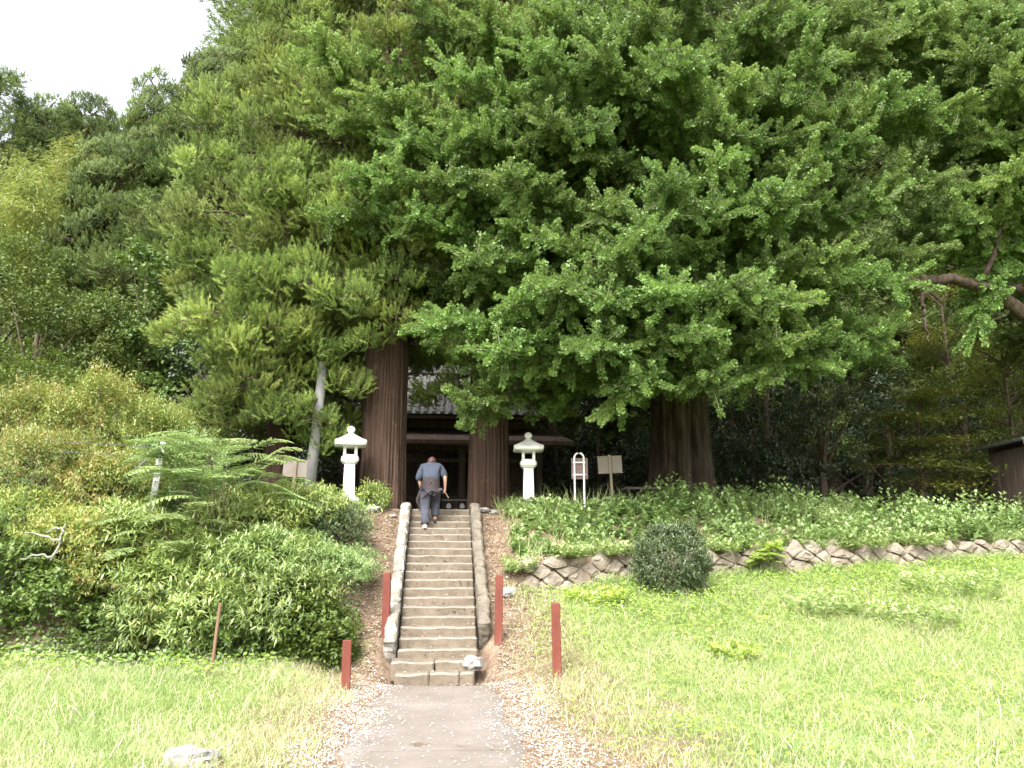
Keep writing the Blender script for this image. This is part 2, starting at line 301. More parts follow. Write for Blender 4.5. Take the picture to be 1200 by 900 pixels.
soil = (1 - sst(1.0, 2.3, np.abs(X - .1))) * .75 + .45 * (1 - sst(1.5, 3.6, np.abs(X - .4))) * (1 - sst(9, 12.5, Yg))
soil += .5 * sst(11.5, 12.5, Yg) * (X < -1)
soil = np.where((X > 1.2) & (Yg > wall_y(X) - .25) & (Yg < 18), np.maximum(soil, .55), soil)
gm.attributes.new('soil', 'FLOAT', 'POINT').data.foreach_set('value', np.clip(soil, 0, 1).astype(np.float32).ravel())
duff = np.clip(sst(16.6, 18.2, Yg) + .85 * sst(12.2, 13.2, Yg) * (X < -1.6) * 1.0, 0, 1)
gm.attributes.new('duff', 'FLOAT', 'POINT').data.foreach_set('value', duff.astype(np.float32).ravel())
ground = link('ground', gm, None, [ground_mat()]); ground['kind'] = 'structure'

# concrete path with ragged edges, in poured slabs
def path_edge(y, s): return s * (.86 - .012 * (y - 7)) + .05 * np.sin(y * 3.1 + s) + .03 * np.sin(y * 7.3 + 2 * s)
path = empty('path', (0, 0, 0)); path['kind'] = 'structure'
for a, b in ((-3.0, 1.0), (1.0, 4.4), (4.4, 7.62), (7.62, 11.72)):
    yy = np.linspace(a + .003, b - .003, 40); nu = 14; V = []
    for y in yy:
        x = np.linspace(path_edge(y, -1), path_edge(y, 1), nu); z = H(x, np.full(nu, y)) + .035 + .006 * np.sin(x * 3 + y * 2)
        z[0] -= .06; z[-1] -= .06; V.append(np.stack([x, np.full(nu, y), z], -1))
    link('path_slab', grid_mesh('path_slab', np.concatenate(V), nu, 40), path, [CONC])

# ------------------------------------------------------------------ stone stairs
def rough_block(name, x0, x1, y0, y1, z0, z1, mat, parent, amp=.012, seed=0, seg=(8, 3, 2), mat2=None, taper=None):
    bm = bmesh.new(); box_bm(bm, ((x0 + x1) / 2, (y0 + y1) / 2, (z0 + z1) / 2), (x1 - x0, y1 - y0, z1 - z0), bev=.022)
    bmesh.ops.subdivide_edges(bm, edges=[e for e in bm.edges if e.calc_length() > .3], cuts=seg[0], use_grid_fill=True)
    bmesh.ops.triangulate(bm, faces=[f for f in bm.faces if len(f.verts) > 4])
    for v in bm.verts:
        n = mnoise.noise_vector(v.co * 5 + Vector((seed * 3.1, seed, 0))); v.co += n * amp
    me = bpy.data.meshes.new(name); bm.to_mesh(me); bm.free(); me.materials.append(mat)
    if mat2:
        me.materials.append(mat2)
        for p in me.polygons:
            if p.center.z > z1 - .03 and p.center.y < y0 + .06: p.material_index = 1
    return link(name, me, parent)
stairs = empty('stone_stairs', (0, Y0, 0), 0, 'worn speckled stone stairway climbing straight up the bank between kerbs', 'stairs')
def ch(o, parent):   # keep world placement under a placed Empty
    o.parent = parent; o.matrix_parent_inverse = Matrix.Translation(-Vector(parent.location)) if not any(parent.rotation_euler) else parent.matrix_world.inverted(); return o
for i in range(2, NS):
    y = Y0 + i * TREAD; ch(rough_block('step', -.575 - .0024 * i, .575 + .0024 * i, y, y + TREAD + .12, i * RISE - .12, (i + 1) * RISE, STEP, None, .016, i, mat2=EDGE), stairs)
for i, segs in ((0, ((-.60, -.12), (-.11, .30), (.31, .52))), (1, ((-.66, -.05), (-.04, .46)))):
    for a, b in segs:
        y = Y0 + i * TREAD; ch(rough_block('step', a, b, y + random.uniform(-.03, .03), y + TREAD + .12, i * RISE - .14, (i + 1) * RISE + random.uniform(-.012, .012), STEP, None, .022, i + a * 9, (5, 2, 2), mat2=EDGE), stairs)
def kerb(s, ylist, mat):
    for k in range(len(ylist) - 1):
        a, b = ylist[k] + .008, ylist[k + 1] - .008
        bm = bmesh.new(); sl = PLATE / ((NS - 1) * TREAD); L_ = math.hypot(b - a, (b - a) * sl); ang = math.atan(sl)
        yc = (a + b) / 2; zc = (yc - Y0) * sl + RISE - .19
        box_bm(bm, (s * (.70 + .002 * (yc - 12)), yc, zc), (.165 + .02 * random.random(), L_, .62), Matrix.Rotation(ang, 3, 'X'), .03)
        bmesh.ops.subdivide_edges(bm, edges=[e for e in bm.edges if e.calc_length() > .25], cuts=9, use_grid_fill=True)
        for v in bm.verts: v.co += mnoise.noise_vector(v.co * 6 + Vector((k, s, 0))) * .028 + mnoise.noise_vector(v.co * 19 + Vector((k, s, 0))) * .016
        ch(obj_bm('kerb_stone', bm, mat, None), stairs)
kerb(-1, [12.35, 13.3, 14.2, 15.1, 15.95, 16.8], CURB)
kerb(1, [12.75, 13.5, 14.35, 15.3, 16.1, 16.8], CURB2)
for s, mat in ((-1, CURB), (1, CURB2)):
    bm = bmesh.new(); prof = [(0, 2.2), (.10, 2.25), (.10, 2.56), (.09, 2.60), (.085, 2.625), (.105, 2.66), (.118, 2.70), (.112, 2.75), (.085, 2.79), (.04, 2.808), (0, 2.81)]
    rings = []
    for r_, z in prof[1:-1]: rings.append([bm.verts.new((s * .715 + r_ * math.cos(t * math.pi / 7), 16.95 + r_ * math.sin(t * math.pi / 7), z)) for t in range(14)])
    for A, B in zip(rings, rings[1:]):
        for t in range(14): bm.faces.new((A[t], A[(t + 1) % 14], B[(t + 1) % 14], B[t]))
    bm.faces.new(rings[-1]);
    for v in bm.verts: v.co += mnoise.noise_vector(v.co * 7) * .018
    ch(obj_bm('kerb_head', bm, mat, None, True), stairs)

# ------------------------------------------------------------------ loose rocks
def rock(name, c, size, label, mat=ROCK, seed=0, group=None):
    bm = bmesh.new(); bmesh.ops.create_icosphere(bm, subdivisions=3, radius=1)
    for v in bm.verts:
        n = mnoise.fractal(v.co * 1.3 + Vector((seed * 7.7, 0, seed)), 1, 2, 4); k = 1 + .32 * n + .12 * mnoise.cell(v.co * 1.6 + Vector((seed, 0, 0)))
        v.co = Vector((v.co.x * size[0] * k, v.co.y * size[1] * k, max(v.co.z, -.5) * size[2] * k))
    o = obj_bm(name, bm, mat, None); o.location = c; o.rotation_euler = (0, 0, seed * 1.7); return tag(o, label, 'stone', group)
WROCK = noise_mat('pale_rock', [(.169, .159, .144), (.248, .238, .223), (.317, .308, .293)], (4, 4, 4), 8, .95, .8, (16, 16, 16), [(5, .62, (.099, .089, .069))], dist=.02)
rock('boulder', (.50, 12.12, .20), (.20, .16, .13), 'pale boulder on the lowest steps beside the right kerb', WROCK, 1)
p = hit(226, 897); rock('boulder', (p[0], p[1], p[2] + .03), (.22, .17, .11), 'pale grey rock half buried in the grass beside the path', WROCK, 2)
for k, (px, py, s, lb) in enumerate(((598, 660, .10, 'small white stone on the bank near the right kerb'), (594, 698, .17, 'white block of stone beside the right hand red post at the stairs'), (567, 600, .13, 'flat pale stone beside the head of the right kerb'), (580, 602, .10, 'smaller flat stone between right kerb head and lantern'), (439, 599, .16, 'pale block stone beside the left lantern base'), (461, 606, .08, 'small white stone beside the head of the left kerb'))):
    p = hit(px, py); rock('stone', (p[0], p[1], p[2] + s * .2), (s, s * .8, s * .55), lb, WROCK, 3 + k)

# ------------------------------------------------------------------ retaining wall of fitted stones
wall = empty('stone_wall', (1.5, 14.2, 1.0), 0, 'low dry stone retaining wall of diagonal fitted stones below the weeds', 'wall')
DX, DZ = .225, .20
wang = math.atan(.215)
for j in range(0, 5):
    for i in range(-1, 60):
        if (i + j) % 2: continue
        def corner(a, b):
            h = random.Random(a * 131 + b * 977); return (a * DX + h.uniform(-.09, .09), b * DZ * .78 + h.uniform(-.065, .065))
        cs = [corner(i - 1, j), corner(i, j - 1), corner(i + 1, j), corner(i, j + 1)]
        cx = sum(c[0] for c in cs) / 4; cz = sum(c[1] for c in cs) / 4
        xw = 1.62 + cx * math.cos(wang)
        if xw > 13.6 or xw < 1.45: continue
        zb, zt = float(wall_b(xw)), float(wall_t(xw))
        if zb - .12 + cz > zt + .04: continue
        # rounded polygon: each corner cut in two
        pts = []
        for k in range(4):
            a, b, c = cs[k - 1], cs[k], cs[(k + 1) % 4]
            for q, f in ((a, .15), (c, .15)): pts.append((b[0] + (q[0] - b[0]) * f, b[1] + (q[1] - b[1]) * f))
        bm = bmesh.new(); dep = random.uniform(.02, .07); rg = []
        for ins, d in ((.99, -.10), (.97, dep * .2), (.86, dep), (.45, dep + random.uniform(.0, .03))):
            ring = []
            for (x, z) in pts:
                ring.append(bm.verts.new(((cx + (x - cx) * ins + random.uniform(-.012, .012)), -d + random.uniform(-.018, .018), cz + (z - cz) * ins + random.uniform(-.012, .012))))
            rg.append(ring)
        for A, B in zip(rg, rg[1:]):
            for t in range(8): bm.faces.new((A[t], A[(t + 1) % 8], B[(t + 1) % 8], B[t]))
        bm.faces.new(rg[-1])
        M = Matrix.Translation((1.62, float(wall_y(1.62)) - .05, 0)) @ Matrix.Rotation(wang, 4, 'Z')
        lean = .18
        for v in bm.verts:
            v.co.y += (v.co.z) * lean; v.co = M @ v.co; v.co.z += zb - .12
        ch(obj_bm('stone', bm, ROCK, None), wall)

# ------------------------------------------------------------------ red posts
for px, py, hh, lb in ((653, 793, .92, 'red square timber post standing in the grass beside the path'), (584, 755, 1.0, 'red square post leaning slightly beside the right kerb of the stairs'), (452, 745, .93, 'red square post beside the left kerb of the stairs'), (405, 809, .62, 'red square post at the foot of the bushes, leaves over its top')):
    p = hit(px, py); o = box('red_post', (0, 0, hh / 2 - .1), (.115, .10, hh + .2), REDPOST, None, None, .008)
    o.location = p; o.rotation_euler = (R(random.uniform(-1, 1)), R(random.uniform(-1.4, 1.4)), R(random.uniform(-12, 12))); tag(o, lb, 'post', 'red posts along the path')

# ------------------------------------------------------------------ stone lanterns
def sq_ring(bm, hx, z, rc=.25, n=4, lift=0.0):
    """rounded square ring, half size hx; lift raises the corners"""
    vs = []
    for q in range(4):
        for k in range(n + 1):
            a = q * math.pi / 2 + (k / n) * math.pi / 2; c = math.cos(a); s = math.sin(a)
            pw = 2 / (2 / rc if rc < 1 else 2)
            x = math.copysign(abs(c) ** rc, c); y = math.copysign(abs(s) ** rc, s)
            if k == n: continue
            vs.append(bm.verts.new((x * hx, y * hx, z + lift * (abs(x * y)) ** 3)))
    return vs
def skin_rings(bm, rings, cap0=True, cap1=True):
    for A, B in zip(rings, rings[1:]):
        n = len(A)
        for t in range(n): bm.faces.new((A[t], A[(t + 1) % n], B[(t + 1) % n], B[t]))
    if cap0: bm.faces.new(rings[0][::-1])
    if cap1: bm.faces.new(rings[-1])
def ringpart(name, prof, parent, rc=.25, lift=None, n=6, smooth=False):
    bm = bmesh.new(); skin_rings(bm, [sq_ring(bm, h, z, rc, n, (lift[i] if lift else 0)) for i, (h, z) in enumerate(prof)])
    o = obj_bm(name, bm, GRANITE, parent, smooth); return o
def lantern(loc, rz, label, k=1.0):
    t = empty('stone_lantern', loc, rz, label, 'lantern', 'white stone lanterns flanking the stairs'); t.scale = (k, k, k)
    ringpart('base', [(.27, -.15), (.27, .07), (.25, .09), (.21, .12), (.165, .165), (.15, .17)], t, .18)
    ringpart('shaft', [(.125, .17), (.118, .50), (.110, .82), (.112, .84)], t, .10)
    ringpart('platform', [(.112, .84), (.15, .865), (.185, .91), (.19, .955), (.18, 1.0), (.15, 1.02), (.14, 1.025)], t, .35)
    fb = link('fire_box', None, t) if False else empty('fire_box', (0, 0, 0)); fb.parent = t
    bm = bmesh.new()
    for sx in (-1, 1):
        for sy in (-1, 1): box_bm(bm, (sx * .118, sy * .118, 1.115), (.06, .06, .184), bev=.005)
    box_bm(bm, (0, 0, 1.032), (.305, .305, .02), bev=.003); box_bm(bm, (0, 0, 1.212), (.305, .305, .02), bev=.003)
    bpy.data.objects.remove(fb); obj_bm('fire_box', bm, GRANITE, t)
    ringpart('roof', [(.16, 1.222), (.325, 1.235), (.338, 1.262), (.335, 1.305), (.27, 1.345), (.20, 1.395), (.145, 1.44), (.11, 1.465), (.085, 1.475)], t, .13, [0, .012, .03, .045, .03, .015, .005, 0, 0], 8)
    bm = bmesh.new(); rr = []
    for r_, z in ((.09, 1.475), (.095, 1.495), (.055, 1.515), (.05, 1.53), (.078, 1.55), (.09, 1.58), (.088, 1.61), (.07, 1.64), (.035, 1.665), (.008, 1.675)):
        rr.append([bm.verts.new((r_ * math.cos(a * math.pi / 8), r_ * math.sin(a * math.pi / 8), z)) for a in range(16)])
    skin_rings(bm, rr); obj_bm('finial', bm, GRANITE, t, True)
    return t
lantern((-1.96, 17.45, 2.80), R(8), 'white stone lantern left of the stairs, partly behind leaves')
lantern((1.90, 17.45, 2.77), R(-4), 'white stone lantern right of the stairs beside a white hoop frame', .97)

# ------------------------------------------------------------------ signs
def sign(px, py, ptop, Y, bw, bh, rz, label, lean=0):
    p = at(px, py, Y); zt = at(px, ptop, Y)[2]; zg = Hs(p[0], Y)
    t = empty('signboard', (p[0], Y, zg), rz, label, 'sign', 'wooden signboards seen from behind'); h = zt - zg; t.rotation_euler = (0, R(lean), rz)
    bm = bmesh.new(); box_bm(bm, (0, .03, h - bh / 2 - .01), (bw, .022, bh), bev=.004); obj_bm('board', bm, SIGNBACK, t)
    box('frame', (0, .0305, h - .012), (bw + .02, .03, .022), SIGNPOST, t, None, .003); box('frame', (0, .0305, h - bh - .01), (bw + .02, .03, .022), SIGNPOST, t, None, .003)
    box('post', (0, 0, (h + .02) / 2 - .1), (.055, .04, h + .22), SIGNPOST, t, None, .005)
    return t
sign(718.5, 592, 534, 17.0, .52, .36, R(-4), 'tan signboard on a wooden post seen from behind, beside the ginkgo trunk', -2.5)
sign(342, 590, 538, 16.5, .47, .34, R(10), 'tan signboard among the bushes beside the grey leaning pole', 2)
t = empty('hoop_frame', (2.91, 16.8, Hs(2.91, 16.8)), R(-3), 'white pipe hoop frame holding a brown board beside the right lantern', 'sign')
zz = 3.86 - t.location.z
pts = [(-.10, 0, -.15)] + [(-.10, 0, z) for z in (.3, .6, zz - .10)] + [(-.10 * math.cos(a), 0, zz - .10 + .10 * math.sin(a)) for a in np.linspace(.3, math.pi - .3, 9)] + [(.10, 0, z) for z in (zz - .10, .6, .3, -.15)]
s_ = Soup(); s_.add(tube(np.array(pts), .02, 10), .5); s_.build('hoop', [WHITEPIPE], t)
for z in (zz - .20, zz - .46): bar('crossbar', (-.135, -.0, z), (.135, -.0, z), .017, WHITEPIPE, t)
box('board', (.015, .045, zz - .325), (.35, .02, .45), SIGNROSE, t)

# pale concrete post with an iron brace, and fence wires
p = at(178, 572, 14.5); zg = Hs(p[0], 14.5)
t = empty('fence_post', (p[0], 14.5, zg), R(15), 'pale concrete fence post with diagonal brace rising out of the bushes', 'post')
hh = 3.69 - zg; t.rotation_euler = (0, R(4), R(15))
box('post', (0, 0, hh / 2 - .1), (.11, .10, hh + .2), CONCPOST, t, None, .012)
bar('brace', (-.45, .02, hh - .62), (-.02, -.06, hh - .12), .022, IRON, t)
for z in (hh - .1, hh - .28): bar('wire', (0, -.05, z), (-1.9, .35, z - .05), .006, IRON, t, 5)

# grey leaning pole
p0 = at(362.5, 575, 17.5); p1 = at(376, 452, 17.5); d = (p1 - p0) / (p1[2] - p0[2]); zg = Hs(p0[0], 17.5)
b = p0 + d * (zg - .2 - p0[2]); e = p0 + d * (5.9 - p0[2])
o = bar('pole', b - np.array([p0[0], 17.5, zg]), e - np.array([p0[0], 17.5, zg]), .125, GREYPOLE, None, 16, .10); o.location = (p0[0], 17.5, zg)
for q in o.data.polygons: q.use_smooth = len(q.vertices) == 4
tag(o, 'smooth grey leaning pole between cedars and left signboard', 'pole')

# ------------------------------------------------------------------ shrine hall behind the cedars
PZ = 2.79
SX = 0.0
hall = empty('shrine_hall', (SX, 25.0, PZ), 0, 'old wooden shrine hall with grey tiled roof behind the big cedar trunks', 'building')
def hb(name, c, s, mat, parent=hall, rot=None, bev=.006): return box(name, c, s, mat, parent, rot, bev)
hb('plinth', (0, 1.2, .09), (6.6, 4.4, .30), CURB2)
for x in (-2.95, -1.55, -.62, .62, 1.55, 2.95): hb('pillar', (x, -.9 if abs(x) < 1 or abs(x) > 2 else .0, 1.32), (.17, .17, 2.24), OLDWOOD)
hb('beam', (0, -.9, 2.13), (6.4, .16, .24), OLDWOOD); hb('beam', (0, -.9, 1.72), (6.1, .10, .12), OLDWOOD)
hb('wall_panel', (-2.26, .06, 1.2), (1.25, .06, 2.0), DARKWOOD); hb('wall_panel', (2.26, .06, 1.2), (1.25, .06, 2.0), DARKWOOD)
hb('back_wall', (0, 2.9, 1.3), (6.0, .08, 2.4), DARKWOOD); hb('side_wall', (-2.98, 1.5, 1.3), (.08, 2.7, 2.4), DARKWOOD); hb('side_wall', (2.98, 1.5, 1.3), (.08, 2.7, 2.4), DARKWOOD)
for sx in (-1, 1):
    d = empty('lattice_door', (sx * .76, .0, .24)); d.parent = hall
    hb('door_frame', (-.70, 0, .93), (.07, .06, 1.9), OLDWOOD, d); hb('door_frame', (.70, 0, .93), (.07, .06, 1.9), OLDWOOD, d)
    hb('rail', (0, 0, 1.85), (1.33, .05, .07), OLDWOOD, d); hb('rail', (0, 0, .45), (1.33, .05, .08), OLDWOOD, d); hb('rail', (0, 0, .03), (1.33, .05, .08), OLDWOOD, d)
    for k in range(11): hb('lattice_bar', (-.6 + k * .12, -.005, 1.15), (.022, .03, 1.32), OLDWOOD, d, None, .002)
    for k in range(10): hb('lattice_bar', (0, .012, .55 + k * .13), (1.33, .016, .02), OLDWOOD, d, None, .002)
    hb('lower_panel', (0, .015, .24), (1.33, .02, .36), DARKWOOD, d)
# pent roof of bark boards, two slopes at the ends
pent = empty('pent_roof', (0, 0, 0)); pent.parent = hall
bm = bmesh.new(); nx = 60
top = [[bm.verts.new((x, y, z + .012 * mnoise.noise(Vector((x * 6, y * 3, 0))))) for x in np.linspace(-3.9 + a, 3.9 - a, nx)] for y, z, a in ((-1.75, 2.12, 0), (-1.74, 2.23, 0), (-1.2, 2.40, .15), (-.5, 2.62, .3), (.1, 2.85, .45))]
for A, B in zip(top, top[1:]):
    for k in range(nx - 1): bm.faces.new((A[k], A[k + 1], B[k + 1], B[k]))
obj_bm('bark_slope', bm, BARKROOF, pent)
hb('eave_board', (0, -1.70, 2.09), (7.7, .05, .07), DARKWOOD, pent)
for k in range(24): hb('rafter', (-3.6 + k * .313, -1.1, 2.22), (.06, 1.2, .07), OLDWOOD, pent, Matrix.Rotation(R(15), 3, 'X'), .004)
hb('frieze', (0, -.2, 3.0), (6.2, .10, .42), DARKWOOD)
# tiled main roof: slope plane, rows of cover tiles, ridge, hip edges
rf = empty('tile_roof', (0, 0, 0)); rf.parent = hall
def roofz(y): t = (y + 1.0) / 3.4; return 3.12 + 1.95 * (t * .8 + t * t * .2)
ye, yr = -1.0, 2.4
bm = bmesh.new(); yy = np.linspace(ye, yr, 18); rows = []
for k, y in enumerate(yy):
    t = k / 17; hw = 3.38 - .75 * t
    rows.append([bm.verts.new((x, y, roofz(y) + (.02 if k % 2 else 0))) for x in np.linspace(-hw, hw, 40)])
for A, B in zip(rows, rows[1:]):
    for k in range(39): bm.faces.new((A[k], A[k + 1], B[k + 1], B[k]))
obj_bm('tile_bed', bm, TILE, rf)
bm = bmesh.new()
for k, y in enumerate(np.linspace(yr, 5.6, 8)): pass
v = [bm.verts.new(q) for q in ((-2.63, yr, roofz(yr)), (2.63, yr, roofz(yr)), (3.38, 5.8, 3.12), (-3.38, 5.8, 3.12))]; bm.faces.new(v); obj_bm('rear_slope', bm, TILE, rf)
rib_me = None; nt_ = 11
for k in range(27):
    x = -3.25 + k * .25; f = min(1, max(0, (3.38 - abs(x)) / .75)); yt = ye + (yr - ye) * (1 if abs(x) < 2.63 else f)
    if yt - ye < .4: continue
    bm = bmesh.new(); seg = max(2, int((yt - ye) / .3)); rr = []
    for j in range(seg):
        for q, rad in ((0, .074), (1, .060)):
            y = ye + (yt - ye) * (j + q * .98) / seg
            rr.append([bm.verts.new((x + rad * math.cos(a), y, roofz(y) + .015 + rad * math.sin(a))) for a in np.linspace(0, math.pi, 7)])
    for A, B in zip(rr, rr[1:]):
        for q in range(6): bm.faces.new((A[q], A[q + 1], B[q + 1], B[q]))
    bm.faces.new(rr[0]); obj_bm('cover_tile_row', bm, TILE, rf)
for k in range(3): hb('ridge_course', (0, yr, roofz(yr) + .08 + .11 * k), (5.6 - .1 * k, .34 - .06 * k, .105), TILE, rf, None, .02)
for sx in (-1, 1): bar('hip_ridge', (sx * 3.40, ye, roofz(ye) + .06), (sx * 2.65, yr, roofz(yr) + .08), .10, TILE, rf)
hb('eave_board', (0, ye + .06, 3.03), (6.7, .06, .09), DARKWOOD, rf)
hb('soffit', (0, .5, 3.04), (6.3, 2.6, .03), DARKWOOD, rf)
t = empty('offering_box', (.42, 23.2, PZ - .02), 0, 'low dark offering box with two white marks before the lattice doors', 'box')
box('box_body', (0, 0, .24), (.72, .34, .48), DARKWOOD, t, None, .01)
box('rim', (0, 0, .49), (.78, .40, .05), GREYPOLE, t, None, .008)
for x in (-.19, .19):
    bm = bmesh.new()
    vs = [bm.verts.new((x + .085 * math.cos(a) * (1 if math.sin(a) < 0 else .75), -.176, .33 + .075 * math.sin(a))) for a in np.linspace(0, 2 * math.pi, 12, endpoint=False)]; bm.faces.new(vs); obj_bm('crest', bm, GRANITE, t)

# dark low bench beside ginkgo
p = at(752, 592, 20.5); t = empty('wooden_bench', (p[0], 20.5, PZ), R(6), 'dark low wooden stand in the shade beside the ginkgo trunk', 'bench')
box('bench_top', (0, 0, .62), (.95, .5, .06), SHEDWOOD, t)
for sx in (-1, 1):
    for sy in (-1, 1): box('leg', (sx * .40, sy * .18, .29), (.07, .07, .60), DARKWOOD, t)

# shed at the far right
sh = empty('shed', (16.45, 20.2, Hs(16.45, 20.2)), R(-8), 'weathered board shed with dark sloping roof beyond the weeds', 'shed')
for k in range(12): box('wall_board', (-1.1 + k * .2, -.9 - .006 * (k % 2), .95), (.192, .025, 1.95), SHEDWOOD, sh, None, .004)
for k in range(9): box('wall_board', (-1.22 - .006 * (k % 2), -.8 + k * .2, .85), (.025, .192, 1.75), OLDWOOD, sh, None, .004)
box('back_wall', (0, .95, 1.0), (2.4, .05, 2.0), OLDWOOD, sh); box('side_wall', (1.22, 0, 1.0), (.05, 1.8, 2.0), OLDWOOD, sh)
box('roof', (0, 0, 2.10), (3.0, 2.5, .08), IRON, sh, Matrix.Rotation(R(-9), 3, 'Y'), .01)
box('fascia', (0, -1.24, 2.02), (2.96, .03, .14), DARKWOOD, sh, Matrix.Rotation(R(-9), 3, 'Y'), .004)

# ------------------------------------------------------------------ trees
def trunk_mesh(name, base, height, r0, r1, flare=.35, nth=120, nz=90, ridge=.03, flutes=0, lean=(0, 0), seed=0, bend=0.0):
    z = np.concatenate([np.linspace(-.4, 2.5, nz // 2), np.linspace(2.6, height, nz - nz // 2)]); th = np.linspace(0, 2 * math.pi, nth, endpoint=False)
    T, Zz = np.meshgrid(th, z); g = np.random.default_rng(seed)
    rad = r1 + (r0 - r1) * (1 - np.clip(Zz / height, 0, 1)) ** .8 + flare * r0 * np.exp(-np.clip(Zz + .2, 0, 9) * 1.6)
    rd = np.zeros_like(rad)
    for k in range(14):
        f = g.integers(7, 46); rd += np.sin(f * T + g.uniform(0, 6.28) + .5 * np.sin(Zz * g.uniform(.3, 1.4) + g.uniform(0, 6)) * (1 + f * .05)) / (3 + f * .08)
    rad = rad * (1 + ridge * rd * 1.4)
    if flutes:
        for k in range(flutes):
            a = g.uniform(0, 6.28); rad *= 1 - .16 * np.exp(-((np.angle(np.exp(1j * (T - a + .05 * Zz)))) / .16) ** 2)
        for a0, dp, wd in ((-1.25, .34, .13), (-1.95, .12, .10), (-.75, .16, .12)): rad *= 1 - dp * np.exp(-((np.angle(np.exp(1j * (T - a0 + .05 * np.sin(Zz * 1.3))))) / wd) ** 2) * np.exp(-np.clip(Zz - 2.2, 0, 9) * .8)
        rad *= 1 + .10 * np.sin(3 * T + 1 + .1 * Zz) * np.exp(-np.clip(Zz, 0, 9) * .15)
    V = np.stack([rad * np.cos(T) + lean[0] * Zz + bend * np.sin(Zz * .4), rad * np.sin(T) + lean[1] * Zz, Zz], -1).reshape(-1, 3)
    return grid_mesh(name, V, nth, nz, True)

def cedar_crown(seed, profile, zt, nb, crown_step=.46, tufts=9, blades=34, rc=(.28, .48), bl=(.13, .26), bw=(.018, .030), droop=.25, tuft_l=.20):
    """profile(z)->radius; branches with rounded tufty clumps of upturned shoots. Returns Soup in tree space."""
    g = np.random.default_rng(seed); S = Soup(); z0, z1 = zt; C, RC, TC = [], [], []
    for i in range(nb):
        t = (i + g.uniform(0, 1)) / nb; z = z0 + (z1 - z0) * t ** 1.08; ph = i * 2.39996 + g.normal() * .35
        Lb = max(.3, float(profile(z)) * g.uniform(.72, 1.08)); o = np.array([math.cos(ph), math.sin(ph), 0])
        a = np.array([0, 0, z + .25 * Lb]); m = a + o * Lb * .55 + np.array([0, 0, .10 * Lb]); e = o * Lb + np.array([0, 0, z - droop * Lb * .4 + .1])
        cv = bez(a, m, e, 9); S.add(tube(cv, np.linspace(.03 + .012 * Lb, .012, 9), 4), .5, 1)
        n = max(2, int(Lb * .8 / crown_step)); sd = np.cross(o, [0, 0, 1])
        bt = g.normal() * .13
        for q in range(n):
            f = 1 - (q / n) * .75; p = cv[min(8, int(f * 8))] * 1.0; fan = (1 - f) * 1.0 + .15
            for s in ((-1, 1) if q else (0,)):
                if s and g.random() < .25: continue
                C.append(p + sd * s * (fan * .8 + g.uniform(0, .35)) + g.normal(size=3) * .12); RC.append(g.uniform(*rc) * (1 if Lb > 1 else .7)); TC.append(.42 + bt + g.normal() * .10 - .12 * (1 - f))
    C = np.array(C); RC = np.array(RC); TC = np.array(TC); nC = len(C)
    out = unit(C * [1, 1, 0] + 1e-6)
    # tufts on the outer upper side of each clump
    d = unit(g.normal(size=(nC, tufts, 3)) + out[:, None] * .75 + np.array([0, 0, .65])); P = C[:, None] + d * RC[:, None, None] * g.uniform(.45, 1.0, (nC, tufts, 1)) * np.array([1, 1, .8])
    td = unit(d * .8 + np.array([0, 0, .45]) + g.normal(size=d.shape) * .22)
    tt = TC[:, None] + g.normal(size=(nC, tufts)) * .07
    P = P.reshape(-1, 3); td = td.reshape(-1, 3); tt = tt.ravel(); n = len(P)
    tl = g.uniform(.75, 1.25, (n, 1, 1)) * tuft_l; ta = g.random((n, blades, 1)); rd = g.normal(size=(n, blades, 3)); bd = unit(td[:, None] * (.55 + .5 * ta) + unit(rd) * .75); bb = P[:, None] + td[:, None] * tl * (ta - .35) + rd * .02
    T = leaf(bb.reshape(-1, 3), bd.reshape(-1, 3), rvec(n * blades, g), g.uniform(*bl, n * blades), g.uniform(*bw, n * blades), 'blade')
    dead = (g.random(n) < .05) * .0
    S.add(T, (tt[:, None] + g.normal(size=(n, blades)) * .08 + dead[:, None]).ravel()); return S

def prof(*kv):
    a = np.array(kv, float); return lambda z: np.interp(z, a[:, 0], a[:, 1])
def put_tree(name, base, label, cat, trunk_me, bark, crown_me=None, rz=0, group=None, scale=1.0):
    t = empty(name, base, rz, label, cat, group); t.scale = (scale,) * 3 if np.isscalar(scale) else scale
    if trunk_me: link('trunk', trunk_me, t, [bark])
    if crown_me: link('crown', crown_me, t)
    return t
def soup_me(S, mats):
    me = S.mesh('crown')
    for m in mats: me.materials.append(m)
    return me

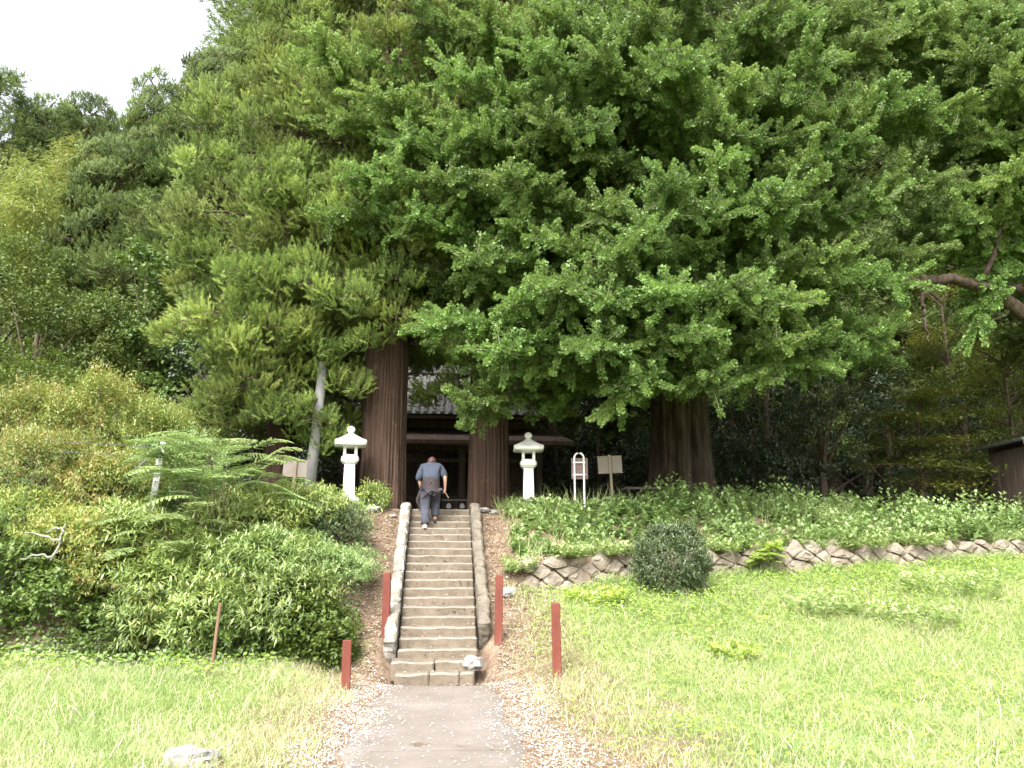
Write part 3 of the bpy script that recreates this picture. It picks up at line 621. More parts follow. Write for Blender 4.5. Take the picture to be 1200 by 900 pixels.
# a cedar bough along +X: puffy heads of short upturned shoots
def cedar_bough(seed, L=3.0):
    g = np.random.default_rng(seed); S = Soup()
    cv = bez((0, 0, 0), (L * .55, 0, .16 * L), (L, 0, -.06 * L), 12); cv[:, 1] += .12 * np.sin(np.linspace(0, 3, 12) + seed); S.add(tube(cv, np.linspace(.055, .012, 12), 5), .5, 1)
    C, RC, TC = [], [], []
    for f in np.arange(.34, 1.02, .115):
        p = cv[min(11, int(round(f * 11)))]; wd = .15 + .95 * (1 - f) * min(1, f * 2.2) + .12
        for s in (-1, 0, 1):
            if s == 0 and f < .7: continue
            q = p + np.array([g.normal() * .10 + abs(s) * wd * .35, s * wd * g.uniform(.55, 1.1), g.normal() * .10 - .10 * abs(s)]); C.append(q); RC.append(g.uniform(.26, .44)); TC.append(.45 + g.normal() * .13)
            if s: S.add(tube(np.stack([p - [.15, 0, .02], (p + q) / 2, q]), np.array([.018, .012, .006]), 3), .5, 1)
        if g.random() < .5: C.append(p + np.array([0, g.normal() * .2, -g.uniform(.25, .5)])); RC.append(.24); TC.append(.30)
    C = np.array(C); RC = np.array(RC); TC = np.array(TC); nC = len(C); tufts, bl = 13, 52
    d = unit(g.normal(size=(nC, tufts, 3)) + np.array([.45, 0, .5])); P = C[:, None] + d * RC[:, None, None] * g.uniform(.6, 1.0, (nC, tufts, 1)); td = unit(d * .75 + np.array([.15, 0, .75]) + g.normal(size=d.shape) * .15)
    tt = (TC[:, None] + g.normal(size=(nC, tufts)) * .06).ravel(); P = P.reshape(-1, 3); td = td.reshape(-1, 3); n = len(P)
    ta = g.random((n, bl, 1)); rd = unit(g.normal(size=(n, bl, 3))); bd = unit(td[:, None] * (.75 + .55 * ta) + rd * .62); bb = P[:, None] + td[:, None] * g.uniform(.18, .34, (n, 1, 1)) * (ta - .55) + rd * .010
    T = leaf(bb.reshape(-1, 3), bd.reshape(-1, 3), rvec(n * bl, g), g.uniform(.05, .10, n * bl), g.uniform(.012, .020, n * bl), 'blade')
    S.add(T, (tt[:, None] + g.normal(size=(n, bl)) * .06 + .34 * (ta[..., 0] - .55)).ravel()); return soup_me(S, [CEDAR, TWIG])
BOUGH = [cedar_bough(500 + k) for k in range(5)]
def cedar(base, label, trunk_me, profile, z0, z1, nb, seed, group='cedars by the shrine', drop=-8, power=1.15):
    g = np.random.default_rng(seed); t = put_tree('cedar_tree', base, label, 'cedar tree', trunk_me, SUGI, None, 0, group)
    c = empty('crown', (0, 0, 0)); c.parent = t
    for i in range(nb):
        f = (i + g.random()) / nb; z = z0 + (z1 - z0) * f ** power; k = max(.28, float(profile(z)) * g.uniform(.78, 1.08) / 3.0)
        o = bpy.data.objects.new('bough', BOUGH[g.integers(5)]); COL.objects.link(o); o.parent = c; o.location = (0, 0, z)
        o.rotation_euler = (g.normal() * .2, R(-drop + g.normal() * 7 - 26 * max(0, f - .3)), i * 2.39996 + g.normal() * .3); kz = min(1.1, max(k, .6)); o.scale = (k, kz, kz)
cedar((-3.75, 19.0, PZ), 'bushy cedar left of the stairs with puffy yellow-green boughs hanging low', trunk_mesh('trunk', None, 20.5, .34, .05, seed=3, nth=60, nz=60), prof((1.0, 1.6), (2.2, 2.1), (4, 2.8), (6.3, 3.05), (8.6, 2.7), (11, 1.85), (13.6, 1.2), (20, .4)), 1.9, 20.3, 260, 21, power=1.25)
cedar((-1.31, 18.4, PZ), 'massive cedar trunk with straight red-brown bark directly behind the left lantern', trunk_mesh('trunk', None, 25.5, .50, .16, .05, 160, 110, seed=5, ridge=.045), prof((3.0, 1.9), (5, 2.7), (8, 3.1), (13, 2.7), (18, 2.0), (25, .6)), 3.7, 25.0, 155, 33)
cedar((1.15, 19.4, PZ), 'big cedar trunk with straight brown bark right of the shrine doors', trunk_mesh('trunk', None, 25.5, .48, .16, .05, 160, 110, seed=6, ridge=.045), prof((3.0, 1.9), (5, 2.7), (8, 3.1), (13, 2.7), (18, 2.0), (25, .6)), 2.9, 25.0, 150, 34)

# ginkgo
def sprays(S, A, D, Ls, g, per_m=150, size=(.055, .085), tb=None, rad=.085, twig=True):
    """leafy shoots: A start (n,3), D unit direction, Ls length"""
    n = len(A); m = np.maximum(8, (Ls * per_m).astype(int)); idx = np.repeat(np.arange(n), m); N = len(idx)
    t = g.random(N) ** .85; up = np.array([0, 0, 1.]); bend = g.normal(size=(n, 3)) * .12 + np.array([0, 0, .06])
    ax = A[idx] + D[idx] * (Ls[idx] * t)[:, None] + bend[idx] * (Ls[idx] * t * t)[:, None]
    o = unit(g.normal(size=(N, 3)) + np.array([0, 0, .25])); o = unit(o - D[idx] * (np.sum(o * D[idx], 1) - .35)[:, None])
    rr = rad * (1.05 - .55 * t); b = ax + o * (rr * g.uniform(.1, .85, N))[:, None]
    nrm = unit(up * .8 + g.normal(size=(N, 3)) * .65)
    l = g.uniform(*size, N); T = leaf(b, o, nrm, l, l * g.uniform(1.0, 1.35, N), 'fan')
    tb = np.zeros(n) + .45 if tb is None else tb
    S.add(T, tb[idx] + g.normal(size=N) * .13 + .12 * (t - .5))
    if twig:
        for k in range(n):
            if Ls[k] > .35: S.add(tube(np.stack([A[k], A[k] + D[k] * Ls[k] * .5 + bend[k] * Ls[k] * .25, A[k] + D[k] * Ls[k] * .95 + bend[k] * Ls[k] * .9]), np.array([.009, .006, .003]), 3), .5, 1)
def bough(S, a, e, g, tb, spread=1.0, dens=150, start=.25, lift=.8, size=(.055, .085)):
    a, e = np.asarray(a, float), np.asarray(e, float); Lb = np.linalg.norm(e - a); mid = (a + e) / 2 + np.array([0, 0, lift * .18 * Lb]) + g.normal(size=3) * .1 * Lb ** .5
    n = max(8, int(Lb * 5)); cv = bez(a, mid, e, n); S.add(tube(cv, np.linspace(.02 + .011 * Lb, .008, n), 5), .5, 1)
    tang = unit(np.gradient(cv, axis=0)); A, D, Ls, TB = [], [], [], []
    ts = np.arange(start, 1.0, .20 / Lb)
    for k, t in enumerate(ts):
        j = min(n - 1, int(t * (n - 1))); s = 1 if k % 2 else -1; tg = tang[j]; sd = unit(np.cross(tg, [0, 0, 1]))
        d = unit(tg * g.uniform(.45, .9) + sd * s * g.uniform(.5, 1.0) + np.array([0, 0, g.normal() * .22 - .05])); L_ = spread * (1.25 - .75 * t) * g.uniform(.6, 1.2)
        A.append(cv[j]); D.append(d); Ls.append(L_); TB.append(tb + g.normal() * .06)
        if L_ > .55:   # secondary shoots on the side twig
            for q in range(int(L_ / .24)):
                f = g.uniform(.25, .95); A.append(cv[j] + d * L_ * f); D.append(unit(d * .7 + rvec(1, g)[0] * .75 + np.array([0, 0, .12]))); Ls.append(g.uniform(.22, .5)); TB.append(tb + g.normal() * .08)
        if g.random() < .35: A.append(cv[j]); D.append(unit(tg * .6 + np.array([0, 0, .8]) + g.normal(size=3) * .2)); Ls.append(g.uniform(.25, .6)); TB.append(tb + .05)
    A.append(e - tang[-1] * .2); D.append(tang[-1]); Ls.append(.55); TB.append(tb + .05)
    sprays(S, np.array(A), np.array(D), np.array(Ls), g, dens, size, np.array(TB))
def ginkgo_bough(seed, L=3.2):
    g = np.random.default_rng(seed); S = Soup(); n = 20; cv = bez((0, 0, 0), (L * .5, g.normal() * .15, .14 * L), (L, g.normal() * .2, -.04 * L), n); S.add(tube(cv, np.linspace(.032, .006, n), 4), .5, 1)
    tang = unit(np.gradient(cv, axis=0)); A, D, Ls, TB = [], [], [], []
    for k, t in enumerate(np.arange(.10, 1.0, .055)):
        j = min(n - 1, int(t * (n - 1))); tg = tang[j]
        for s in (-1, 1):
            if g.random() < .2: continue
            sd = np.array([0, s, 0.]); d = unit(tg * g.uniform(.4, 1.0) + sd * g.uniform(.5, 1.0) + np.array([0, 0, g.normal() * .28 - .08])); L_ = (1.05 - .62 * t) * g.uniform(.5, 1.15); tb = .47 + g.normal() * .10
            A.append(cv[j]); D.append(d); Ls.append(L_); TB.append(tb)
            for q in range(int(L_ / .16)):
                f = g.uniform(.2, 1.0); A.append(cv[j] + d * L_ * f); D.append(unit(d * .55 + rvec(1, g)[0] * .8 + np.array([0, 0, .05]))); Ls.append(g.uniform(.18, .46)); TB.append(tb + g.normal() * .07)
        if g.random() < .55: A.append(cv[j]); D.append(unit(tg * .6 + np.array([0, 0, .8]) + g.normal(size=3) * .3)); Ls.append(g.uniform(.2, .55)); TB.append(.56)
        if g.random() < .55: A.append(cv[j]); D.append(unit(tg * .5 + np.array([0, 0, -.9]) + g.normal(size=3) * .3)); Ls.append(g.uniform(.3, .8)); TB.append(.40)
    for q in range(9):   # long whippy shoots out of the outline
        j = g.integers(n // 2, n); A.append(cv[j]); D.append(unit(tang[j] * g.uniform(.5, 1) + np.array([0, g.normal() * .6, g.uniform(-.1, .6)]))); Ls.append(g.uniform(.5, .95)); TB.append(.58)
    A.append(cv[-3]); D.append(tang[-1]); Ls.append(.7); TB.append(.55)
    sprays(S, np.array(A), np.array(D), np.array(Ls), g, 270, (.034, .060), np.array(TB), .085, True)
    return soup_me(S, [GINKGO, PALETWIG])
GBOUGH = [ginkgo_bough(700 + k) for k in range(7)]
def hang_bough(crown, a, e, g, mats=None, kmax=1.05):
    """a leafy bough whose tip is at e and which grows from the direction of a"""
    a, e = np.asarray(a, float), np.asarray(e, float); v = e - a; L_ = np.linalg.norm(v); k = min(kmax, max(.7, L_ / 3.2)) * g.uniform(.9, 1.08); x = v / L_; y = unit(np.cross([0, 0, 1.], x)); z = np.cross(x, y)
    o = bpy.data.objects.new('bough', GBOUGH[g.integers(len(GBOUGH))]); COL.objects.link(o); o.parent = crown
    m = Matrix((x, y, z)).transposed().to_4x4() @ Matrix.Rotation(g.normal() * .3, 4, 'X') @ Matrix.Diagonal((k, k * (1 if g.random() < .5 else -1), k, 1)); m.translation = Vector(e - x * 3.2 * k); o.matrix_local = m; return o
g = np.random.default_rng(77)
GB = np.array([6.25, 20.5, PZ])
gt = put_tree('ginkgo_tree', GB, 'huge spreading ginkgo with fluted trunk and bright fan-leaved boughs over the signboards', 'ginkgo tree', trunk_mesh('trunk', None, 9.0, .80, .42, .22, 150, 100, ridge=.045, flutes=5, seed=9), GBARK)
tips = [(545, 470, 15.8), (505, 375, 15.2), (640, 425, 15.8), (590, 405, 14.8), (722, 468, 15.2), (760, 440, 14.8), (690, 400, 14.2), (830, 430, 14.8), (880, 435, 15.4), (955, 420, 16.2), (1050, 328, 16.2), (1035, 385, 16.6), (990, 405, 16.2), (930, 350, 15.2), (785, 335, 13.9), (650, 330, 14.4), (560, 300, 15.2), (980, 290, 15.2), (905, 235, 15.0), (735, 290, 14.4), (875, 345, 14.6),
        (480, 250, 15.6), (420, 200, 15.3), (520, 205, 15.2), (600, 200, 14.8), (780, 205, 14.2), (860, 180, 14.6), (950, 185, 15.2), (1030, 230, 16.2), (1095, 205, 17.0), (630, 270, 15.5), (450, 310, 16.6),
        (370, 60, 15.8), (440, 110, 15.4), (540, 85, 15.2), (620, 60, 14.8), (800, 70, 14.3), (880, 85, 14.8), (960, 65, 15.2), (1050, 110, 16.2), (1130, 125, 17.0), (1180, 45, 17.2), (660, 20, 15.5), (760, 10, 15.0), (900, 5, 15.4), (1010, 10, 16.0), (490, 20, 16.0), (1100, 30, 17), (400, 140, 16.2), (570, 140, 15.6), (395, 250, 16.0), (470, 160, 15.4), (560, 20, 15.5), (700, 60, 15.0), (840, 130, 14.8), (640, 140, 15.2), (1000, 160, 16.0), (720, 350, 14.3), (600, 350, 15.0), (815, 385, 14.2), (905, 400, 15.0), (860, 230, 15.0), (760, 270, 14.4), (1080, 290, 17.0)]
gc = empty('crown', (0, 0, 0)); gc.parent = gt
for k, (px, py, Y) in enumerate(tips):
    e = at(px, py, Y) - GB; hz = math.hypot(e[0], e[1])
    a = np.array([e[0] * .10, e[1] * .10, max(3.6, e[2] - .12 * hz + (.9 if e[2] < 5 else -.6))])
    hang_bough(gc, a, e, g)
    if py > 415: continue
    v = e - a; side = unit(np.cross(v, [0, 0, 1.]))
    e2 = a + v * g.uniform(.72, .9) + side * g.choice([-1, 1]) * g.uniform(.5, 1.3) + np.array([0, 0, g.normal() * .35 + .15]); hang_bough(gc, a, e2, g)
    if g.random() < .35: continue
    e3 = a + v * g.uniform(.5, .68) + side * g.normal() * .8 + np.array([0, 0, g.normal() * .4]); hang_bough(gc, a, e3, g)
    st = a + v * .45 + np.array([0, 0, .2]); link('branch', limb_mesh(bez(a * [.3, .3, 1], (a + st) / 2 + [0, 0, .2], st, 6), np.linspace(.09, .035, 6), 6, k), gt, [GBARK])
for k in range(40):   # rear side and top of the crown
    z = g.uniform(3.6, 16); ph = g.uniform(-.2, 3.34) if z < 13 else g.uniform(0, 6.28); rr = (6.2 - .28 * abs(z - 7)) * g.uniform(.55, 1.0)
    e = np.array([rr * math.cos(ph), rr * math.sin(ph), z]); hang_bough(gc, np.array([e[0] * .1, e[1] * .1, max(3.2, z - .2 * rr)]), e, g, kmax=1.5)
for a, m, e, r0 in (((0, 0, 5), (.6, -.6, 9), (1.0, -.8, 10.5), .42), ((0, 0, 5.5), (-1.3, -.5, 8), (-2.0, -.8, 10.5), .30), ((.2, 0, 5), (2.0, -.6, 7), (2.6, -1.0, 9.5), .30), ((0, -.2, 6), (.5, -2.2, 7.5), (1.0, -4.0, 9), .22), ((0, 0, 6.5), (-.2, 1, 10), (-.5, 1.2, 12), .32), ((.3, -.1, 5.2), (1.5, -1.6, 6.6), (2.6, -3.4, 7.2), .20), ((-.3, -.1, 5.5), (-2.2, -1.6, 6.6), (-4.2, -3.0, 8.2), .20)):
    cv = bez(a, m, e, 14); cv += np.random.default_rng(int(r0 * 100)).normal(size=cv.shape) * .05
    link('limb', limb_mesh(cv, np.linspace(r0, r0 * .3, 14)), gt, [GBARK])

# second ginkgo whose trunk stands outside to the right; its limb reaches over the shed
g = np.random.default_rng(99); G2 = np.array([16.6, 18.6, Hs(16.6, 18.6)])
g2 = put_tree('ginkgo_tree', G2, 'dark limbed tree reaching one thick bare horizontal bough over the shed', 'ginkgo tree', trunk_mesh('trunk', None, 9.0, .7, .35, .2, 90, 60, ridge=.045, flutes=4, seed=12), GBARK)
for pts, r0 in (([(0, 0, 4.6), at(1200, 372, 18.3) - G2, at(1165, 340, 17.9) - G2, at(1120, 328, 17.5) - G2, at(1060, 330, 17.2) - G2, at(1000, 322, 17.0) - G2], .19), ([at(1150, 334, 17.8) - G2, at(1163, 300, 17.6) - G2, at(1175, 265, 17.4) - G2, at(1172, 235, 17.3) - G2], .07), ([at(1110, 328, 17.5) - G2, at(1080, 345, 17.3) - G2, at(1082, 375, 17.3) - G2, at(1090, 400, 17.3) - G2], .06), ([at(1200, 340, 18.1) - G2, at(1150, 333, 17.8) - G2], .11)):
    P = np.array(pts, float); tt = np.linspace(0, 1, len(P)); ti = np.linspace(0, 1, 22); cv = np.stack([np.interp(ti, tt, P[:, k]) for k in range(3)], 1); cv += g.normal(size=cv.shape) * .035
    link('limb', limb_mesh(cv, np.linspace(r0, r0 * .35, 22)), g2, [GBARK])
gc2 = empty('crown', (0, 0, 0)); gc2.parent = g2
for px, py, Y in ((1080, 250, 18), (1130, 220, 17.5), (1190, 200, 17), (1100, 150, 18), (1170, 120, 17), (1210, 60, 17), (1120, 60, 18), (1060, 40, 18.5), (1100, 300, 18.4), (1185, 250, 18), (1075, 190, 19), (1000, 130, 19.5), (1215, 150, 16.8), (1140, 10, 17.4), (1050, 300, 19)):
    e = at(px, py, Y) - G2; a = np.array([e[0] * .4, e[1] * .4 + .2, e[2] + .3]); hang_bough(gc2, a, e, g); hang_bough(gc2, a, e + g.normal(size=3) * .9 - (e - a) * .2, g)
for k in range(22):
    z = g.uniform(5, 15); ph = g.uniform(0, 6.283); rr = 5.5 * g.uniform(.55, 1.0); e = np.array([rr * math.cos(ph), rr * math.sin(ph), z]); hang_bough(gc2, np.array([e[0] * .1, e[1] * .1, max(4, z - .2 * rr)]), e, g, kmax=1.5)

# broadleaf trees: lobes of leaves
def broad_crown(seed, lobes, n, size, aspect=.5, up=.5, flat=1.0, tv=.10, droop=0):
    """lobes: (x,y,z,rx,ry,rz); leaves in shells of many small clumps"""
    g = np.random.default_rng(seed); S = Soup(); lob = np.array(lobes, float); area = (lob[:, 3] * lob[:, 5]); pr = area / area.sum(); ncl = max(30, n // 45)
    li = g.choice(len(lob), ncl, p=pr); d = rvec(ncl, g); d[:, 2] = np.abs(d[:, 2]) * np.where(g.random(ncl) < .78, 1, -1); rad = g.uniform(.62, 1.05, ncl) ** .7
    C = lob[li, :3] + d * lob[li, 3:] * rad[:, None]; ct = .42 + g.normal(size=ncl) * tv; cr = g.uniform(.16, .34, ncl) * (lob[:, 3].mean() / 1.3) ** .5
    idx = np.repeat(np.arange(ncl), 45); N = len(idx); q = g.normal(size=(N, 3)) * .6; b = C[idx] + q * cr[idx][:, None] * np.array([1, 1, flat])
    ld = unit(d[idx] * .5 + rvec(N, g) + np.array([0, 0, -.15 - droop])); nr = unit(d[idx] * .5 + np.array([0, 0, up]) + rvec(N, g) * .6); l = g.uniform(*size, N)
    T = leaf(b, ld, nr, l, l * aspect, 'rhomb'); S.add(T, tint2(ct[idx] + g.normal(size=N) * .10))
    for k in range(len(lob)):
        c = lob[k, :3]; S.add(tube(bez([0, 0, max(.3, c[2] * .35)], [c[0] * .3, c[1] * .3, c[2] * .7], c, 6), np.linspace(.09, .02, 6) * (lob[:, 3].mean() / 1.5), 5), .5, 1)
    return S
def lobes_dome(g, n, R_, H0, H1, r=(.5, .8)):
    L_ = []
    for k in range(n):
        ph = g.uniform(0, 6.283); z = g.uniform(0, 1); rr = R_ * math.sqrt(1 - z * z * .85) * g.uniform(.35, .85); s = R_ * g.uniform(*r) * .6
        L_.append((rr * math.cos(ph), rr * math.sin(ph), H0 + (H1 - H0) * z, s, s, s * .8))
    return L_
gl = np.random.default_rng(5)
def simple_trunk(h, r0, seed): return trunk_mesh('trunk', None, h, r0, r0 * .3, .3, 28, 24, ridge=.03, seed=seed)
def broad_tree(px, Y, top, R_, H0, label, mat, n, size, seed, name='broadleaf_tree', cat='tree', group=None, nl=16, aspect=.5, **kw):
    p = at(px, 500, Y); zg = Hs(p[0], Y); H1 = at(px, top, Y)[2] - zg; g = np.random.default_rng(seed)
    S = broad_crown(seed, lobes_dome(g, nl, R_, H0, H1 - R_ * .3), n, size, aspect, **kw)
    return put_tree(name, (p[0], Y, zg), label, cat, simple_trunk(max(1.0, H1 * .7), .05 + .018 * H1, seed), TWIG, soup_me(S, [mat, TWIG]), 0, group)
# left background
fircr = soup_me(cedar_crown(41, prof((1.5, 2.2), (4, 3.4), (8, 3.2), (12, 2.6), (17, 1.8), (21, .5)), (1.5, 21), 150, .60, 12, 36, (.45, .72), (.08, .16), (.020, .034), tuft_l=.36), [FIR, TWIG]); firtr = simple_trunk(20.5, .36, 8)
def fir(px, Y, top, label, rz, wide=1.0, group='conifers on the slope behind'):
    p = at(px, 500, Y); zg = Hs(p[0], Y); k = (at(px, top, Y)[2] - zg) / 21.3; return put_tree('conifer_tree', (p[0], Y, zg), label, 'conifer tree', firtr, TWIG, fircr, rz, group, (k * wide, k * wide, k))
def round_conifer(px, Y, top, rmax, label, seed, nb=100):
    p = at(px, 500, Y); zg = Hs(p[0], Y); h = at(px, top, Y)[2] - zg; g = np.random.default_rng(seed)
    t = put_tree('conifer_tree', (p[0], Y, zg), label, 'conifer tree', firtr, TWIG, None, 0, 'conifers on the slope behind'); t.children[0].scale = (1, 1, h * .96 / 20.5)
    c = empty('crown', (0, 0, 0)); c.parent = t
    for i in range(nb):
        z = .18 * h + .80 * h * ((i + g.random()) / nb); rr = rmax * min(1, ((h - z) / (h * .55)) ** .62) * g.uniform(.82, 1.08); k = max(.5, rr / 3.0)
        o = bpy.data.objects.new('bough', BOUGH[g.integers(5)]); COL.objects.link(o); o.parent = c; o.location = (0, 0, z); o.rotation_euler = (g.normal() * .2, R(8 + g.normal() * 7 - 38 * max(0, z / h - .45)), i * 2.39996 + g.normal() * .3); kz = max(1.0, k * .95); o.scale = (k, kz, kz)
        o.material_slots[0].link = 'OBJECT'; o.material_slots[0].material = FIR
round_conifer(232, 29, 66, 4.6, 'dense rounded dark conifer just behind the bushy cedar', 901, 130)
round_conifer(158, 30.5, 112, 3.8, 'mid sized conifer on the lower shoulder of the dense dark conifer', 902, 110)
round_conifer(105, 28.5, 190, 3.2, 'shorter dark conifer beside the bamboo', 903)
round_conifer(62, 44, 122, 4.6, 'conifer on the skyline behind the bamboo', 904)
round_conifer(6, 42, 126, 3.6, 'conifer at the skyline left of the broader skyline tree', 905)
round_conifer(118, 50, 146, 5.0, 'far conifer showing in the dip of the skyline', 906)
round_conifer(30, 52, 140, 4.0, 'far conifer between the two skyline conifers', 907)
fir(-60, 40, 80, 'conifer at the edge of the wooded slope', 2.4, 1.3)
for k, (px, Y, top) in enumerate(((330, 31, -120), (430, 33, -160), (530, 34, -150), (640, 33, -170), (740, 35, -150), (850, 33, -130), (960, 35, -160), (1060, 34, -120), (1160, 33, -140), (1270, 31, -150), (590, 42, -160), (900, 43, -180), (1110, 41, -150), (400, 42, -170), (270, 36, 20))):
    fir(px, Y, top, 'tall dark conifer in the wood behind the shrine and ginkgo', k * 1.3, 1.35, 'conifers in the wood behind the shrine')
broad_tree(165, 25, 292, 2.3, 1.0, 'glossy leaved tree draped with vines below the dark conifer', VINE, 13000, (.10, .17), 51, nl=20, aspect=.7)
broad_tree(30, 22.5, 325, 2.7, .2, 'rounded dark broadleaf tree at the edge beside the bamboo', BROAD, 20000, (.08, .13), 52, nl=26)
broad_tree(-40, 25, 250, 3.0, .4, 'broadleaf tree under the bamboo at the edge of the wood', BROAD, 12000, (.10, .16), 53, nl=20)
broad_tree(105, 24.5, 335, 2.2, .3, 'small broadleaf tree between the vine draped tree and the dark rounded one', BROAD, 12000, (.09, .14), 54, nl=20)
broad_tree(250, 24, 400, 1.8, .3, 'low dark evergreen under the bushy cedar', DARKLEAF, 6000, (.08, .13), 55)
# bamboo
def bamboo(px, Y, top, lean, seed):
    p = at(px, 500, Y); zg = Hs(p[0], Y); h = at(px, top, Y)[2] - zg; g = np.random.default_rng(seed); S = Soup()
    cv = bez((0, 0, -.2), (0, 0, h * .75), (lean[0], lean[1], h), 26)
    A, D = [], []
    for k in range(9, 26):
        for q in range(14):
            d = unit(np.array([g.normal(), g.normal(), g.uniform(-.15, .5)])); A.append(cv[k] + d * g.uniform(.1, 1.25) + np.array([0, 0, -.15])); D.append(unit(d + np.array([0, 0, -.5])))
    A = np.array(A); D = np.array(D); idx = np.repeat(np.arange(len(A)), 26); N = len(idx); b = A[idx] + g.normal(size=(N, 3)) * .16; ld = unit(D[idx] + g.normal(size=(N, 3)) * .4 + np.array([0, 0, -.25])); l = g.uniform(.16, .28, N)
    S.add(leaf(b, ld, unit(np.array([0, 0, 1.]) + rvec(N, g) * .6), l, l * .22, 'rhomb'), tint2(.45 + g.normal(size=len(A))[idx] * .12 + g.normal(size=N) * .1))
    t = empty('bamboo_plant', (p[0], Y, zg), 0, 'pale yellow-green bamboo culm arching over below the skyline conifers', 'bamboo', 'bamboo grove on the left slope')
    s2 = Soup(); s2.add(tube(cv, np.linspace(.05, .012, 26), 8), .5); s2.build('culm', [BAMBOO], t); link('crown', soup_me(S, [BAMBOO, TWIG]), t)
for k, (px, Y, top, ln) in enumerate(((20, 30, 205, (-.8, -.6)), (50, 31, 185, (.9, -.8)), (70, 29.5, 232, (.7, -1)), (0, 29, 225, (.4, -1)), (38, 28.5, 255, (-.3, -1.2)), (88, 30, 260, (.4, -.9)), (8, 32, 190, (.8, -.4)))): bamboo(px, Y, top, ln, 60 + k)
# right background understory
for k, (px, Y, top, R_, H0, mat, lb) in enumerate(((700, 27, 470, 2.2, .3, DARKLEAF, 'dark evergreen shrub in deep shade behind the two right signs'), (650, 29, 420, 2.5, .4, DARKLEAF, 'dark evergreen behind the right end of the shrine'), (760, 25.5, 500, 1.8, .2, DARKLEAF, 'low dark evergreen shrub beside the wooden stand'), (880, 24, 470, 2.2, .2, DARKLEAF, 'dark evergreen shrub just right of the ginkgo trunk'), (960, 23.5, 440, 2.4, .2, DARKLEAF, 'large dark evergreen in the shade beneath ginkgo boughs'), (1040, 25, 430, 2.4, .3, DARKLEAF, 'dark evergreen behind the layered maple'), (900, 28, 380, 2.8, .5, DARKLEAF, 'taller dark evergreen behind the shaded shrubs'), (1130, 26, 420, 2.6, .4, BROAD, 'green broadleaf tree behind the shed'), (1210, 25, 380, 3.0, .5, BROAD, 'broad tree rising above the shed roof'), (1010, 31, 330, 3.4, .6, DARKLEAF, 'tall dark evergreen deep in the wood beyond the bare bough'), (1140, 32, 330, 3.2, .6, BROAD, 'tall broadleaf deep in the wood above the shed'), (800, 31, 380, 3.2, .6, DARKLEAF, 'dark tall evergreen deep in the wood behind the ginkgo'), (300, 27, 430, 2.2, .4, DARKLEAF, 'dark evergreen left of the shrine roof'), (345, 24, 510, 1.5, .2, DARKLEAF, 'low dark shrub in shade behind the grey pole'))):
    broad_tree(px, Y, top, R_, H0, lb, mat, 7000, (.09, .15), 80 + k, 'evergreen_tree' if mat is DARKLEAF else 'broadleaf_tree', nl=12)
def layered(px, Y, top, R_, label, mat, seed, layers=9, n=6500, z0=.5):
    p = at(px, 500, Y); zg = Hs(p[0], Y); h = at(px, top, Y)[2] - zg; g = np.random.default_rng(seed); S = Soup()
    for k in range(layers * 5):
        z = z0 + (h - z0) * g.random(); ph = g.uniform(0, 6.283); rr = R_ * (1.05 - .5 * z / h) * g.uniform(.5, 1); e = np.array([rr * math.cos(ph), rr * math.sin(ph), z - .12 * rr]); a = np.array([0, 0, z * .85])
        S.add(tube(bez(a, (a + e) / 2 + [0, 0, .25], e, 7), np.linspace(.03, .008, 7), 4), .5, 1)
        m = n // (layers * 5); f = g.uniform(.35, 1.05, m); pos = a + (e - a) * f[:, None] + np.array([0, 0, .3]) * (f * (1 - f))[:, None] * 2 + g.normal(size=(m, 3)) * np.array([.32, .32, .05]); ld = unit(g.normal(size=(m, 3)) * [1, 1, .3] + [0, 0, -.2]); l = g.uniform(.07, .11, m)
        S.add(leaf(pos, ld, unit(np.array([0, 0, 1.]) + rvec(m, g) * .4), l, l * .8, 'rhomb'), tint2(.45 + g.normal() * .12 + g.normal(size=m) * .12))
    put_tree('maple_tree', (p[0], Y, zg), label, 'maple tree', simple_trunk(h * .8, .09, seed), TWIG, soup_me(S, [mat, TWIG]))
layered(1075, 21.5, 455, 2.0, 'layered yellow-green maple in front of the dark wood left of the shed', MAPLE, 91, n=9000)
layered(1185, 23.5, 370, 2.4, 'taller yellowish layered maple rising behind the shed', MAPLE, 92, n=9000)
layered(1120, 27, 300, 2.6, 'olive layered maple behind the bare bough', MAPLE, 93, n=8000, z0=3)

# ------------------------------------------------------------------ shrubs on the left bank
def shoots(S, C, D, g, nl, L_, size, aspect, tint, droop=.25, spread=.8, kind='rhomb'):
    """leafy shoots: nl leaves along axis D (length L_) from C"""
    n = len(C); idx = np.repeat(np.arange(n), nl); N = len(idx); t = np.tile((np.arange(nl) + .5) / nl, n) + g.normal(size=N) * .05
    b = C[idx] + D[idx] * (L_[idx] * t)[:, None]; side = unit(np.cross(D[idx], rvec(N, g))); d = unit(D[idx] * (.25 + .6 * t)[:, None] + side * spread + np.array([0, 0, -droop]) * g.uniform(.3, 1.4, N)[:, None])
    nr = unit(np.array([0, 0, 1.]) + D[idx] * .3 + rvec(N, g) * .45); l = g.uniform(*size, N) * (1.1 - .35 * t); T = leaf(b, d, nr, l, l * aspect, kind)
    tt = tint[idx] + g.normal(size=N) * .09 + .10 * (t - .4); S.add(T, tint2(tt) if kind == 'rhomb' else tt)
